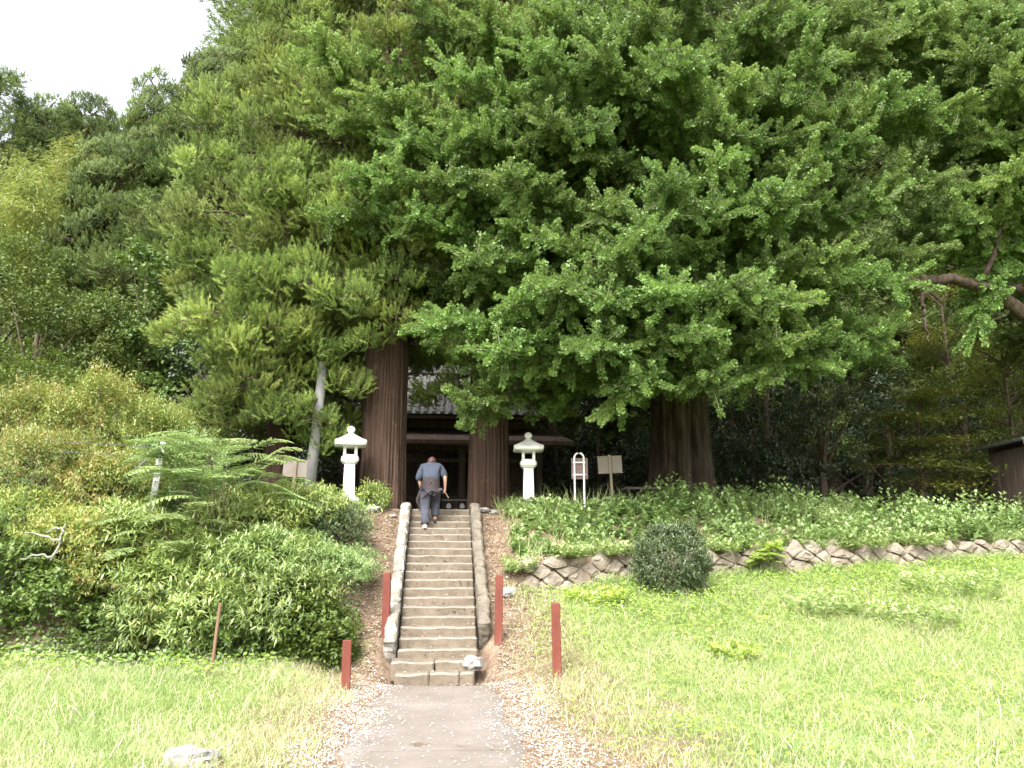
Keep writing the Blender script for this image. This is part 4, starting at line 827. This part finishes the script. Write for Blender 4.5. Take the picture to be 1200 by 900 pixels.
def bush(name, px, top, Y, rx, label, mat, seed, style='nandina', low=.45, n=1000, ry=None, cat='shrub', group=None, tb=.42, size=None):
    p = at(px, 500, Y); zg = Hs(p[0], Y); h = max(.5, at(px, top, Y)[2] - zg); g = np.random.default_rng(seed); S = Soup(); ry = ry or rx
    c = np.array([0, 0, h * (1 - 1 / (1 + low)) if False else h * .42]); rz = h * .58
    d = rvec(n, g); d[:, 2] = np.where(d[:, 2] < -.75, -d[:, 2], d[:, 2]); lump = 1 + .20 * np.sin(d[:, 0] * 4 + seed) * np.sin(d[:, 1] * 5 + 1.3 * seed) + .14 * np.sin(d[:, 2] * 9 + d[:, 0] * 6 + seed)
    if style == 'clip': lump = 1 + .42 * (lump - 1)
    C = c + d * np.array([rx, ry, rz]) * (lump * g.uniform(.62, 1.0, n) ** .6)[:, None]
    st = dict(nandina=((.24, .42), 11, (.06, .11), .27, .35, .8), sasa=((.16, .30), 8, (.09, .17), .20, .55, .75), clip=((.05, .09), 7, (.03, .05), .5, .05, .9), round=((.06, .12), 8, (.03, .05), .5, .05, .9), broad=((.12, .22), 6, (.06, .11), .62, .3, .9))[style]
    D = unit(d * .9 + np.array([0, 0, .55]) + g.normal(size=(n, 3)) * .3); Ls = g.uniform(*st[0], n)
    C = C - D * Ls[:, None] * .6
    tint = tb + g.normal(size=n) * .11 + (.06 * np.sin(C[:, 0] * 3 + seed) if style == 'nandina' else 0)
    shoots(S, C, D, g, st[1], Ls, size or st[2], st[3], tint, st[4], st[5])
    o = empty(name, (p[0], Y, zg), 0, label, cat, group)
    link('foliage', soup_me(S, [mat, TWIG]), o)
    s2 = Soup()
    for k in range(12):
        e = C[g.integers(n)]; s2.add(tube(bez((g.normal() * .03, g.normal() * .03, -.15), (e[0] * .4, e[1] * .4, h * .4), e * .92, 7), np.linspace(.018, .006, 7), 4), .5)
    s2.build('stem', [TWIG], o); return o
GBUSH = 'shrubs on the left bank'
for k, (px, top, Y, rx, mat, st, tb, n, lb) in enumerate((
        (28, 452, 17.0, 1.35, NANDINA, 'nandina', .50, 1300, 'pinkish green nandina bush at the edge below the dark rounded tree'),
        (118, 438, 16.6, 1.25, NANDINA, 'nandina', .46, 1300, 'tall nandina bush with yellow-green tips below the vine draped tree'),
        (190, 468, 16.2, 1.05, NANDINA, 'nandina', .40, 1000, 'green nandina bush in front of the bushy cedar'),
        (62, 505, 15.3, 1.25, NANDINA, 'nandina', .46, 1300, 'yellow-green nandina bush left of the concrete fence post'),
        (138, 530, 14.9, .95, NANDINA, 'nandina', .55, 1000, 'reddish nandina bush just beside the concrete fence post and its brace'),
        (18, 575, 14.2, 1.05, NANDINA, 'nandina', .42, 1000, 'dark nandina bush above the ivy slope beside dead branches'),
        (215, 510, 15.6, .95, SUMAC, 'nandina', .40, 900, 'light green bush behind the feathery fronds'),
        (105, 600, 13.7, .85, NANDINA, 'nandina', .48, 900, 'yellowish low bush below the dead branches'),
        (165, 590, 13.8, .9, SASA, 'sasa', .48, 800, 'long leaved olive bush in front of the concrete fence post'),
        (300, 575, 14.4, 1.0, SASA, 'sasa', .50, 1000, 'silvery long leaved bush below the tan signboard among bushes'),
        (365, 570, 15.2, .85, SASA, 'sasa', .52, 900, 'pale long leaved bush between left signboard and lantern'),
        (404, 592, 14.9, .55, AZALEA, 'round', .44, 900, 'small rounded dark bush below the left lantern'),
        (235, 632, 13.2, .95, SASA, 'sasa', .58, 1100, 'tan tinged long leaved bush above the wooden stake'),
        (330, 625, 13.3, 1.0, SASA, 'sasa', .40, 1200, 'large green long leaved bush beside the left red posts'),
        (395, 640, 13.4, .7, SUMAC, 'round', .46, 1100, 'light green mounded bush beside the brown bank of the stairs'),
        (375, 700, 12.5, .62, BROAD, 'broad', .46, 800, 'dark broad leaved bush overhanging the half hidden red post'),
        (300, 705, 12.6, .75, VINE, 'broad', .34, 800, 'dark leafy bush right of the wooden stake'),
        (205, 680, 12.9, .70, SASA, 'sasa', .62, 700, 'straw tinged low bush left of the wooden stake'),
        (418, 650, 13.9, .50, SUMAC, 'round', .44, 700, 'small mounded light bush right beside the stair bank'),
        (345, 665, 12.75, .85, SASA, 'sasa', .46, 1000, 'green long leaved bush overhanging the broad leaved bushes'),
        (268, 675, 12.75, .75, SASA, 'sasa', .55, 800, 'olive long leaved bush directly behind the wooden stake'),
        (400, 745, 12.2, .38, BROAD, 'broad', .50, 420, 'low broad leaved bush around the half hidden red post'),
        (150, 640, 13.3, .7, NANDINA, 'nandina', .42, 700, 'low green bush above the ivy slope right of the dead branch'),
        (40, 640, 13.3, .7, VINE, 'broad', .46, 600, 'leafy vine mound left of the dead branch'),
        (92, 662, 13.0, .62, VINE, 'broad', .44, 520, 'low leafy vine mound on the slope below the dead branch'),
        (150, 705, 12.75, .5, VINE, 'broad', .40, 380, 'small leafy mound at the slope foot left of the straw tinged bush'),
        (12, 690, 12.8, .6, VINE, 'broad', .46, 420, 'leafy vine mound at the foot of the ivy slope'),
        (18, 400, 20.5, 1.9, BROAD, 'broad', .44, 1500, 'broad mound of leaves under the bamboo at the edge of the wood'),
        (45, 425, 19.0, 1.7, BROAD, 'broad', .46, 1400, 'dense leafy bush filling the ground below the dark rounded tree'),
        (440, 575, 17.0, .35, SASA, 'sasa', .50, 160, 'small leafy sprig before the left cedar trunk'))):
    bush('bush', px, top, Y, rx, lb, mat, 200 + k, st, n=n, tb=tb, group=GBUSH)
# round clipped bush in front of the wall
o = bush('clipped_bush', 781, 611, 13.85, .68, 'round clipped dark bush in front of the stone wall', AZALEA, 260, 'clip', n=5200, ry=.66, tb=.42)

# feathery fronds of a small sumac
def frond(S, a, d, L_, g, tint):
    n = 15; t = np.linspace(.12, 1, n); dr = unit(d * np.array([1, 1, 0]) + 1e-6); cv = a + d * (L_ * t)[:, None] + np.array([0, 0, -.48 * L_]) * (t ** 2)[:, None]
    S.add(tube(cv, np.linspace(.006, .002, n), 3), tint)
    tg = unit(np.gradient(cv, axis=0)); sd = unit(np.cross(tg, [0, 0, 1.]))
    for s in (-1, 1):
        l = L_ * .26 * np.sin(np.clip(t, 0, 1) * 2.6 + .35) + .03; b = cv; dd = unit(tg * .55 + sd * s + np.array([0, 0, -.18]) + g.normal(size=(n, 3)) * .05)
        for q in range(3):   # leaflets along each pinna
            S.add(leaf(b + dd * (l * q * .3)[:, None], unit(dd + sd * 0), unit(np.array([0, 0, 1.]) + g.normal(size=(n, 3)) * .15), l * .42, np.full(n, .045), 'rhomb'), tint + g.normal() * .05)
def frond_plant(name, px, py, Y, label, seed, n=46, L=(.55, .95), h=1.3, mat=SUMAC, cat='plant', spread=.6):
    p = at(px, py, Y); zg = Hs(p[0], Y); g = np.random.default_rng(seed); S = Soup(); s2 = Soup(); o = empty(name, (p[0], Y, zg), 0, label, cat)
    for k in range(n):
        ph = g.uniform(0, 6.283); rr = spread * math.sqrt(g.random()); z = h * g.uniform(.45, 1.0) * (1 - .25 * rr / spread); a = np.array([rr * math.cos(ph), rr * math.sin(ph), z]); ph2 = ph + g.normal() * .6
        frond(S, a, unit(np.array([math.cos(ph2), math.sin(ph2), g.uniform(.35, 1.2)])), g.uniform(*L), g, .5 + g.normal() * .14)
        if k % 4 == 0: s2.add(tube(bez((0, 0, -.2), (a[0] * .2, a[1] * .2, z * .6), a, 7), np.linspace(.02, .006, 7), 5), .5)
    link('foliage', soup_me(S, [mat, TWIG]), o); s2.build('stem', [TWIG], o)
frond_plant('sumac_sapling', 256, 600, 13.9, 'feathery pale green sapling with arching pinnate fronds beside the signboard', 301, 66, (.7, 1.2), 2.15, spread=.75)
frond_plant('sumac_sapling', 205, 610, 13.4, 'smaller feathery fronded sapling in front of the concrete post', 302, 34, (.6, 1.0), 1.25, spread=.6)
p = hit(892, 660); frond_plant('fern_plant', 892, 655, p[1] - .1, 'bright lime fern growing out of the stone wall', 303, 30, (.30, .5), .55, LIME, spread=.25)

# leafy weeds standing apart
def weed(px, py, label, seed, h, r, mat, n=60, size=(.07, .12)):
    p = hit(px, py); g = np.random.default_rng(seed); S = Soup(); ph = g.uniform(0, 6.283, n); rr = r * np.sqrt(g.random(n)); A = np.stack([rr * np.cos(ph), rr * np.sin(ph), np.full(n, .02)], 1); D = unit(np.stack([np.cos(ph) * .35, np.sin(ph) * .35, np.ones(n)], 1) + g.normal(size=(n, 3)) * .15)
    shoots(S, A, D, g, 9, g.uniform(.5, 1.0, n) * h, size, .62, .8 + g.normal(size=n) * .12, .1, 1.0)
    o = S.build('weed_clump', [mat], None); o.location = p; tag(o, label, 'weed')
weed(962, 718, 'tall leafy weed clump standing in the lawn below the wall', 311, .42, .5, HERB)
weed(1015, 668, 'loose green weed clump growing against the stone wall', 312, .45, .45, HERB)
weed(607, 672, 'small leafy weed beside the right kerb and wall end', 313, .30, .28, HERB, 40)
weed(1110, 690, 'bushy weed clump in the lawn right of the tall leafy one', 314, .34, .9, HERB, 110)
weed(700, 705, 'low leafy weed clump in the lawn left of the clipped bush', 316, .2, .5, LIME, 60)
weed(860, 770, 'small weed clump in the open lawn', 317, .18, .3, LIME, 40)
weed(1060, 725, 'wide pale weed clump in the lawn toward the shed', 318, .28, .8, HERB, 80)
weed(668, 668, 'weed sprouting from the wall end nearest the stairs', 321, .28, .3, HERB, 40)
weed(722, 672, 'weed over the wall stones left of the clipped bush', 322, .3, .28, HERB, 40)
weed(850, 664, 'weed hanging over the wall stones right of the clipped bush', 323, .3, .3, HERB, 40)
weed(1085, 655, 'weed tuft over the wall toward the shed', 324, .34, .4, HERB, 60)
weed(895, 655, 'lime weed at the foot of the bright fern', 315, .2, .3, LIME, 30)

# ------------------------------------------------------------------ ground cover
def scatter(x0, x1, y0, y1, n, g): return g.uniform(x0, x1, n), g.uniform(y0, y1, n)
g = np.random.default_rng(400)
# ivy and low leaves on the left bank
S = Soup(); x, y = scatter(-13, -1.25, 12.1, 18.5, 70000, g); k = (y > 12.2 + .25 * wob(x, y)) & ~((x > -1.9) & (g.random(len(x)) < .55)); x, y = x[k], y[k]; N = len(x)
b = np.stack([x, y, H(x, y) + .02 + g.random(N) ** 2 * .22], 1); l = g.uniform(.035, .085, N)
S.add(leaf(b, unit(g.normal(size=(N, 3)) + [0, -.5, -.2]), unit(np.array([0, -.7, 1.]) + rvec(N, g) * .5), l, l * .75, 'rhomb'), tint2(.36 + .16 * wob(x * 2, y * 2) + g.normal(size=N) * .12))
tag(S.build('ivy_cover', [HERB]), 'low ivy and creeping leaves covering the left bank', 'ivy', None, 'stuff')
# leafy weeds along the top of the stone wall
S = Soup(); n = 4800; x, y = scatter(1.35, 15.5, 14.2, 18.4, n, g); yw = wall_y(x); k = (y > yw + .12) & (y < np.maximum(yw + 2.6, 17.4)) & (wob(x * 2.3 + 5, y * 2.9) > -.42); x, y = x[k], y[k]; n = len(x)
hgt = (.19 + .30 * sst(2.5, 5.5, x)) * (1 + .6 * wob(x * 1.7, y * 1.3)) * g.uniform(.5, 1.25, n); A = np.stack([x, y, H(x, y)], 1); D = unit(np.array([0, -.25, 1.]) + g.normal(size=(n, 3)) * .25)
shoots(S, A, D, g, 11, hgt, (.08, .16), .72, .46 + .12 * wob(x * 2.1, y * 3) + g.normal(size=n) * .10, .12, 1.0)
tag(S.build('weed_cover', [HERB]), 'dense leafy green weeds on the bank above the stone wall', 'weeds', None, 'stuff')
def blades(S, x, y, hgt, g, tint, wd=(.006, .011), lean=.35, kind='bent', zoff=0):
    N = len(x); b = np.stack([x, y, H(x, y) - .01 + zoff], 1); d = unit(np.array([0, 0, 1.]) + g.normal(size=(N, 3)) * lean * [1, 1, .2]); nr = unit(g.normal(size=(N, 3)) * [1, 1, .1] + [0, 0, -.25]); w_ = g.uniform(*wd, N)
    T = leaf(b, d, nr, hgt, w_, kind); S.add(T, np.concatenate([tint] * 3) if kind == 'bent' else tint)
# long grass on that bank
S = Soup(); x = g.uniform(1.7, 13.5, 5200); x = x[wob(x * 1.9, 0 * x) > -.15]; blades(S, x, wall_y(x) - .08 - g.random(len(x)) * .25, g.uniform(.14, .42, len(x)), g, .30 + g.normal(size=len(x)) * .14, (.008, .014), .45)
x = g.uniform(1.7, 13.5, 3600); x = x[wob(x * 2.2 + 3, 0 * x) > -.1]; blades(S, x, wall_y(x) + .1 + g.random(len(x)) * .1, g.uniform(.2, .45, len(x)), g, .35 + g.normal(size=len(x)) * .14, (.008, .014), .7)
x, y = scatter(1.2, 15, 14.3, 18.2, 9000, g); yw = wall_y(x); k = (y > yw + .05) & ((wob(x * 1.3, y) > .0) | (x < 2.8)); x, y = x[k], y[k]
blades(S, x, y, g.uniform(.18, .5, len(x)), g, .35 + g.normal(size=len(x)) * .16, (.008, .014), .45)
x, y = scatter(1.8, 9.5, 16.6, 18.0, 700, g); blades(S, x, y, g.uniform(.4, .8, len(x)), g, .45 + g.normal(size=len(x)) * .16, (.006, .010), .25)
tag(S.build('long_grass', [GRASS]), 'long grass among the weeds above the wall', 'grass', None, 'stuff')
# lawn
S = Soup()
def lawn_mask(x, y):
    edge = 1.5 + .35 * wob(x * 0, y * 1.7) + .5 * sst(12, 8, y); le = 1.55 + .3 * wob(x * 0, y * 1.9 + 1)
    fz = np.random.default_rng(1).random(np.shape(x)) ** 2 * 1.3; right = (x > edge - .55 + fz) & (y < wall_y(x) - .05); left = (x < -le + .5 - fz) & (y < 12.6); return right | left, edge, le
n = 300000; x, y = scatter(-8.2, 13.5, 6.2, 16.6, n, g); keep, ed, le = lawn_mask(x, y); vis = np.abs(x - y * .088) < y * .70 + .4; x, y = x[keep & vis], y[keep & vis]; N = len(x)
patch = wob(x * 1.1, y * 1.3); hgt = g.uniform(.05, .19, N) * (1.05 + .5 * patch); blades(S, x, y, hgt, g, (.33 + .18 * patch + .12 * wob(x * 4.1, y * 3.7) + .16 * (1 - sst(1.5, 3.2, np.abs(x))) + g.normal(size=N) * .16), (.004, .008), .5)
x, y = scatter(-8, 13, 6.2, 14, 8000, g); keep, _, _ = lawn_mask(x, y); x, y = x[keep], y[keep]; blades(S, x, y, g.uniform(.18, .36, len(x)), g, .85 + g.normal(size=len(x)) * .12, (.004, .007), .35)
tag(S.build('lawn_grass', [GRASS]), 'bright rough lawn grass on both sides of the path', 'grass', None, 'stuff')
# leafy low cover in the upper lawn
S = Soup(); x, y = scatter(1.4, 14, 6.5, 16.6, 48000, g); keep, ed, _ = lawn_mask(x, y); f = sst(10.0, 13.2, y + .9 * wob(x, y) - .22 * (x - 4)) ; keep &= (g.random(len(x)) < np.maximum(f, .16 + .3 * (wob(x * 1.9 + 7, y * 2.2) > .35))); x, y = x[keep], y[keep]; N = len(x)
b = np.stack([x, y, H(x, y) + .04 + g.random(N) * .13], 1); l = g.uniform(.04, .075, N); S.add(leaf(b, unit(g.normal(size=(N, 3)) * [1, 1, .3]), unit(np.array([0, -.25, 1.]) + rvec(N, g) * .4), l, l * .65, 'rhomb'), tint2(.5 + .15 * wob(x * 2.4, y * 2) + g.normal(size=N) * .15))
x, y = scatter(-9, -2.0, 10.6, 12.9, 6000, g); k = g.random(len(x)) < sst(10.8, 12.4, y + .8 * wob(x * 1.7, y)) * .8; x, y = x[k], y[k]; N = len(x); b = np.stack([x, y, H(x, y) + .04 + g.random(N) * .16], 1); l = g.uniform(.05, .09, N); S.add(leaf(b, unit(g.normal(size=(N, 3)) * [1, 1, .3]), unit(np.array([0, -.25, 1.]) + rvec(N, g) * .4), l, l * .75, 'rhomb'), tint2(.35 + g.normal(size=N) * .15))
tag(S.build('clover_cover', [LIME]), 'low lime green leafy cover in the upper lawn', 'weeds', None, 'stuff')
# dry straw along the path and on the banks beside the stairs
S = Soup(); x, y = scatter(-2.6, 3.0, 6.3, 16.8, 22000, g); a = np.abs(x); k = (a > np.where(y > 11.6, .9, 1.0)) & (g.random(len(x)) < np.exp(-((a - 1.5) / .55) ** 2)) & ~((y > 13.9) & (x > 1.9)); x, y = x[k], y[k]
blades(S, x, y, g.uniform(.03, .11, len(x)), g, .5 + g.normal(size=len(x)) * .25, (.005, .010), 1.1)
tag(S.build('dry_grass', [DRYGRASS]), 'sparse dry straw along the path edge and stair banks', 'grass', None, 'stuff')
# pale fallen litter on the path edges and brown leaves on the banks
S = Soup()
def flakes(x, y, z, size, tint):
    N = len(x); b = np.stack([x, y, z + g.uniform(.004, .022, N)], 1); l = g.uniform(*size, N); S.add(leaf(b, unit(g.normal(size=(N, 3)) * [1, 1, .18]), unit(np.array([0, 0, 1.]) + rvec(N, g) * .35), l, l * g.uniform(.4, .9, N), 'rhomb'), tint2(tint))
def surf(x, y): return np.where(np.abs(x) < path_edge(y, 1), H(x, y) + .035, H(x, y) + .012)
x, y = scatter(-2.1, 2.3, 6.2, 12.0, 60000, g); a = np.abs(x - .05); pr = np.exp(-((a - 1.0 + .1 * np.sin(y * 2.3)) / .30) ** 2) + .03 * (a < 1.0) + .05 * (a > 1.2); k = g.random(len(x)) < pr; x, y = x[k], y[k]
flakes(x, y, surf(x, y), (.008, .030), np.clip(.66 + g.normal(size=len(x)) * .27, 0, 1))
x, y = scatter(-2.2, 2.0, 11.9, 16.9, 24000, g); k = (np.abs(x) > .88); x, y = x[k], y[k]; flakes(x, y, H(x, y) + .02, (.018, .05), np.clip(.40 + g.normal(size=len(x)) * .22, 0, 1))
i_ = g.integers(0, NS, 260); x = g.uniform(-.6, .6, 260); flakes(x, Y0 + i_ * TREAD + g.uniform(.03, .3, 260), (i_ + 1) * RISE + .01, (.015, .04), np.clip(.5 + g.normal(size=260) * .25, 0, 1))
tag(S.build('leaf_litter', [LITTER]), 'pale dry litter and fallen leaves along the path', 'litter', None, 'stuff')

# wooden stake and dead branches
p = hit(246, 792); o = bar('wooden_stake', (0, 0, -.2), (.06, .02, .92), .022, noise_mat('stake_wood', [(.14, .085, .055), (.24, .15, .10)], (8, 8, 2), 4, .9, .2), None, 7); o.location = p; tag(o, 'thin brown wooden stake standing at the foot of the bushes', 'stake')
p = at(78, 645, 13.2); S = Soup(); Z0 = Hs(p[0], 13.2)
for a, m, e in (((0, 0, 0), (.1, 0, .25), (.12, 0, .55)), ((.1, 0, .3), (-.1, -.05, .38), (-.42, -.05, .40)), ((.0, 0, .05), (-.15, -.1, .12), (-.40, -.1, .02)), ((.11, 0, .45), (.0, 0, .52), (-.1, 0, .42))): S.add(tube(bez(a, m, e, 9) + g.normal(size=(9, 3)) * .012, np.linspace(.02, .007, 9), 6), .5)
o = S.build('dead_branch', [noise_mat('bleached_wood', [(.22, .205, .18), (.38, .36, .33)], (9, 9, 9), 5, .9, .2)]); o.location = (p[0], 12.75, p[2] - .15); tag(o, 'bleached dead branch lying on the ivy slope', 'branch')

# ------------------------------------------------------------------ the person climbing
PX, PY, PZ0 = -.20, 16.3, 2.2
def skin_mesh(name, verts, edges, radii, mat, parent, sub=2, root=0, wrinkle=0):
    me = bpy.data.meshes.new(name); me.from_pydata([tuple(v) for v in verts], edges, []); o = link(name, me)
    md = o.modifiers.new('Skin', 'SKIN'); md.use_smooth_shade = True
    for k, r_ in enumerate(radii): me.skin_vertices[0].data[k].radius = (r_, r_) if np.isscalar(r_) else r_
    for k in range(len(verts)): me.skin_vertices[0].data[k].use_root = (k == root)
    s = o.modifiers.new('Sub', 'SUBSURF'); s.levels = sub; s.render_levels = sub
    dg = bpy.context.evaluated_depsgraph_get(); m2 = bpy.data.meshes.new_from_object(o.evaluated_get(dg)); bpy.data.objects.remove(o)
    if wrinkle:
        for v in m2.vertices: v.co += v.normal * (mnoise.noise(v.co * 11) * wrinkle + mnoise.noise(Vector((v.co.x * 30, v.co.y * 30, v.co.z * 9))) * wrinkle * .5)
    m2.name = name; m2.materials.clear(); m2.materials.append(mat); return link(name, m2, parent)
per = empty('person', (PX, PY, PZ0), 0, 'person in blue-grey jacket, apron and dark trousers climbing the stairs, bent forward', 'person')
# joints relative to (PX, PY, PZ0)
J = dict(pel=(0, 0, .90), sp1=(0, .10, 1.03), chest=(0, .24, 1.22), neck=(0, .40, 1.34), head0=(0, .47, 1.38), head1=(.005, .545, 1.43), crownp=(.005, .60, 1.47),
         shL=(-.18, .31, 1.30), elL=(-.245, .25, 1.06), wrL=(-.20, .30, .86), shR=(.18, .31, 1.30), elR=(.285, .20, 1.09), wrR=(.285, .24, .88),
         hipL=(-.09, 0, .86), knL=(-.10, .02, .47), anL=(-.10, -.13, .10), hipR=(.09, .02, .86), knR=(.095, .30, .60), anR=(.09, .16, .25), toL=(-.10, .03, .04), toR=(.09, .31, .195))
V = []; Ed = []; Rd = []; ix = {}
def jv(k, r_, p=None):
    ix[k] = len(V); V.append(J[k] if k in J else k); Rd.append(r_)
    if p is not None: Ed.append((ix[p], ix[k]))
for k, r_, p in (('pel', .09, None), ('sp1', (.10, .08), 'pel'), ('chest', (.12, .085), 'sp1'), ('neck', .05, 'chest'), ('head0', .055, 'neck'), ('head1', .085, 'head0'), ('crownp', .07, 'head1'), ('shL', .06, 'chest'), ('elL', .045, 'shL'), ('wrL', .03, 'elL'), ('shR', .06, 'chest'), ('elR', .045, 'shR'), ('wrR', .028, 'elR'), ('hipL', .085, 'pel'), ('knL', .055, 'hipL'), ('anL', .038, 'knL'), ('toL', .03, 'anL'), ('hipR', .085, 'pel'), ('knR', .055, 'hipR'), ('anR', .038, 'knR'), ('toR', .03, 'anR')): jv(k, r_, p)
def hand(wr, dn, side, curl):
    w_ = np.array(J[wr]); dn = unit(np.array(dn, float)); sd = unit(np.array(side, float)); fr = np.cross(sd, dn)
    ix['palm' + wr] = len(V); V.append(tuple(w_ + dn * .05)); Rd.append((.034, .018)); Ed.append((ix[wr], ix['palm' + wr]))
    for q, (o, L_) in enumerate(((-.030, .060), (-.010, .072), (.010, .068), (.028, .052))):
        p = ix['palm' + wr]
        for s in range(3):
            pt = w_ + dn * (.075 + L_ * (s + .6) / 3 * (1 - curl * .25 * s)) + sd * o * (1 if s else .8) + fr * curl * L_ * .28 * s; V.append(tuple(pt)); Rd.append(.0095 - .001 * s); Ed.append((p, len(V) - 1)); p = len(V) - 1
    p = ix[wr]
    p = ix['palm' + wr]
    for s in range(2):
        V.append(tuple(w_ + dn * (.045 + .028 * (s + 1)) + sd * (-.038 - .010 * (s)) + fr * (.018 + .012 * s))); Rd.append(.010); Ed.append((p, len(V) - 1)); p = len(V) - 1
hand('wrR', (.02, .02, -1), (.4, .9, 0), .8); hand('wrL', (.1, .1, -1), (-.4, .9, 0), .8)
skin_mesh('body', V, Ed, Rd, SKIN, per, 1, 0)
# head shape details and hair
bm = bmesh.new(); bmesh.ops.create_icosphere(bm, subdivisions=3, radius=1)
for v in bm.verts:
    n = v.co.copy(); v.co = Vector((n.x * .088, n.y * .105, n.z * .112)) * (1 + .05 * mnoise.noise(n * 6))
bmesh.ops.delete(bm, geom=[v for v in bm.verts if v.co.y > .055 and v.co.z < .05], context='VERTS')
o = obj_bm('hair', bm, HAIR, per, True); o.location = (.005, .53, 1.445); o.rotation_euler = (R(-52), 0, R(-4))
for sx in (-1, 1):
    bm = bmesh.new(); bmesh.ops.create_icosphere(bm, subdivisions=2, radius=1)
    for v in bm.verts: v.co = Vector((v.co.x * .014, v.co.y * .022, v.co.z * .034))
    o = obj_bm('ear', bm, SKIN, per, True); o.location = (.005 + sx * .09, .56, 1.41); o.rotation_euler = (R(-38), 0, 0)
bm = bmesh.new(); bmesh.ops.create_icosphere(bm, subdivisions=2, radius=1)
for v in bm.verts: v.co = Vector((v.co.x * .016, v.co.y * .03, v.co.z * .028))
o = obj_bm('nose', bm, SKIN, per, True); o.location = (.005, .64, 1.36)
# jacket with wide short sleeves
jv_ = [(0, .05, .96), (0, .10, 1.06), (0, .20, 1.19), (0, .31, 1.31), (0, .375, 1.375), (-.17, .30, 1.29), (-.235, .27, 1.15), (-.255, .25, 1.0), (.17, .30, 1.29), (.25, .25, 1.18), (.285, .22, 1.08)]
skin_mesh('jacket', jv_, [(0, 1), (1, 2), (2, 3), (3, 4), (3, 5), (5, 6), (6, 7), (3, 8), (8, 9), (9, 10)], [(.18, .13), (.185, .13), (.19, .125), (.165, .11), (.08, .08), .095, .09, .085, .095, .088, .08], JACKET, per, 2, 2, .012)
# trousers
tv = [(0, 0, .90), (-.095, .0, .80), (-.105, .02, .62), (-.105, .03, .47), (-.10, -.04, .29), (-.10, -.11, .11), (.095, .02, .80), (.10, .17, .70), (.10, .27, .58), (.095, .22, .42), (.09, .17, .265)]
skin_mesh('trousers', tv, [(0, 1), (1, 2), (2, 3), (3, 4), (4, 5), (0, 6), (6, 7), (7, 8), (8, 9), (9, 10)], [(.155, .135), (.112, .12), (.11, .11), (.10, .10), (.096, .096), (.088, .09), (.112, .12), .105, .098, .092, .086], TROUSER, per, 2, 0, .010)
# apron wrapped round the hips, its side panel hanging at the left
bm = bmesh.new(); rows = []
for j, z in enumerate(np.linspace(1.07, .76, 7)):
    ring = []
    for k in range(33):
        a = -math.pi * .5 + (k / 32 - .5) * math.pi * 1.75; f = (1.07 - z) / .31; rx = .168 + .025 * f; ry = .14 + .02 * f
        zz_ = z - .13 * f * max(0, math.cos(a + math.pi * .93)) ** 2 + (.03 * f * max(0, -math.sin(a)) ** 6)
        ring.append(bm.verts.new((rx * math.cos(a) * (1 + .03 * math.sin(k * 1.9 + j)), ry * math.sin(a) + .10 - .10 * f, zz_)))
    rows.append(ring)
for A, B in zip(rows, rows[1:]):
    for k in range(32): bm.faces.new((A[k], A[k + 1], B[k + 1], B[k]))
bmesh.ops.solidify(bm, geom=bm.faces[:], thickness=.008); obj_bm('apron', bm, APRON, per, True)
bm = bmesh.new(); rows = []
for j, (z, x0, x1, yy_) in enumerate(((.92, -.215, -.14, .05), (.80, -.235, -.13, .07), (.68, -.275, -.14, .08), (.62, -.30, -.13, .09), (.52, -.25, -.13, .10), (.42, -.22, -.14, .11))):
    rows.append([bm.verts.new((x0 + (x1 - x0) * k / 6, yy_ + .025 * math.sin(k * 1.7 + j), z + .02 * math.sin(k + j))) for k in range(7)])
for A, B in zip(rows, rows[1:]):
    for k in range(6): bm.faces.new((A[k], A[k + 1], B[k + 1], B[k]))
bmesh.ops.solidify(bm, geom=bm.faces[:], thickness=.01); obj_bm('apron_flap', bm, APRON, per, True)
bm = bmesh.new(); box_bm(bm, (.0, -.085, .985), (.05, .05, .03), bev=.012); box_bm(bm, (-.03, -.095, .955), (.02, .012, .07), Matrix.Rotation(.4, 3, 'Y'), .004); box_bm(bm, (.03, -.095, .955), (.02, .012, .07), Matrix.Rotation(-.4, 3, 'Y'), .004); obj_bm('apron_knot', bm, APRON, per)
for (x, y, z, rx, heel) in ((-.10, -.06, .0, R(-18), True), (.09, .23, .157, 0, False)):
    bm = bmesh.new(); bmesh.ops.create_icosphere(bm, subdivisions=3, radius=1)
    for v in bm.verts:
        n = v.co; wd = .045 + .008 * n.y; v.co = Vector((n.x * wd, n.y * .128, .042 + max(-.042, n.z * (.05 - .012 * n.y))))
    o = obj_bm('shoe', bm, SHOE, per, True); o.location = (x, y, z); o.rotation_euler = (rx, 0, R(4 if x > 0 else -3))
    if not heel: continue
    bm = bmesh.new(); bmesh.ops.create_cone(bm, cap_ends=True, segments=12, radius1=.043, radius2=.042, depth=.06); o = obj_bm('sock', bm, SOCK, per, True); o.location = (x, y - .065, z + .085)
o = bar('short_stick', (0, 0, 0), (.075, -.02, -.13), .011, SIGNPOST, None, 8); o.location = (PX + .285, PY + .24, PZ0 + .80); tag(o, 'short pale stick held in the hand of the person on the stairs', 'stick')
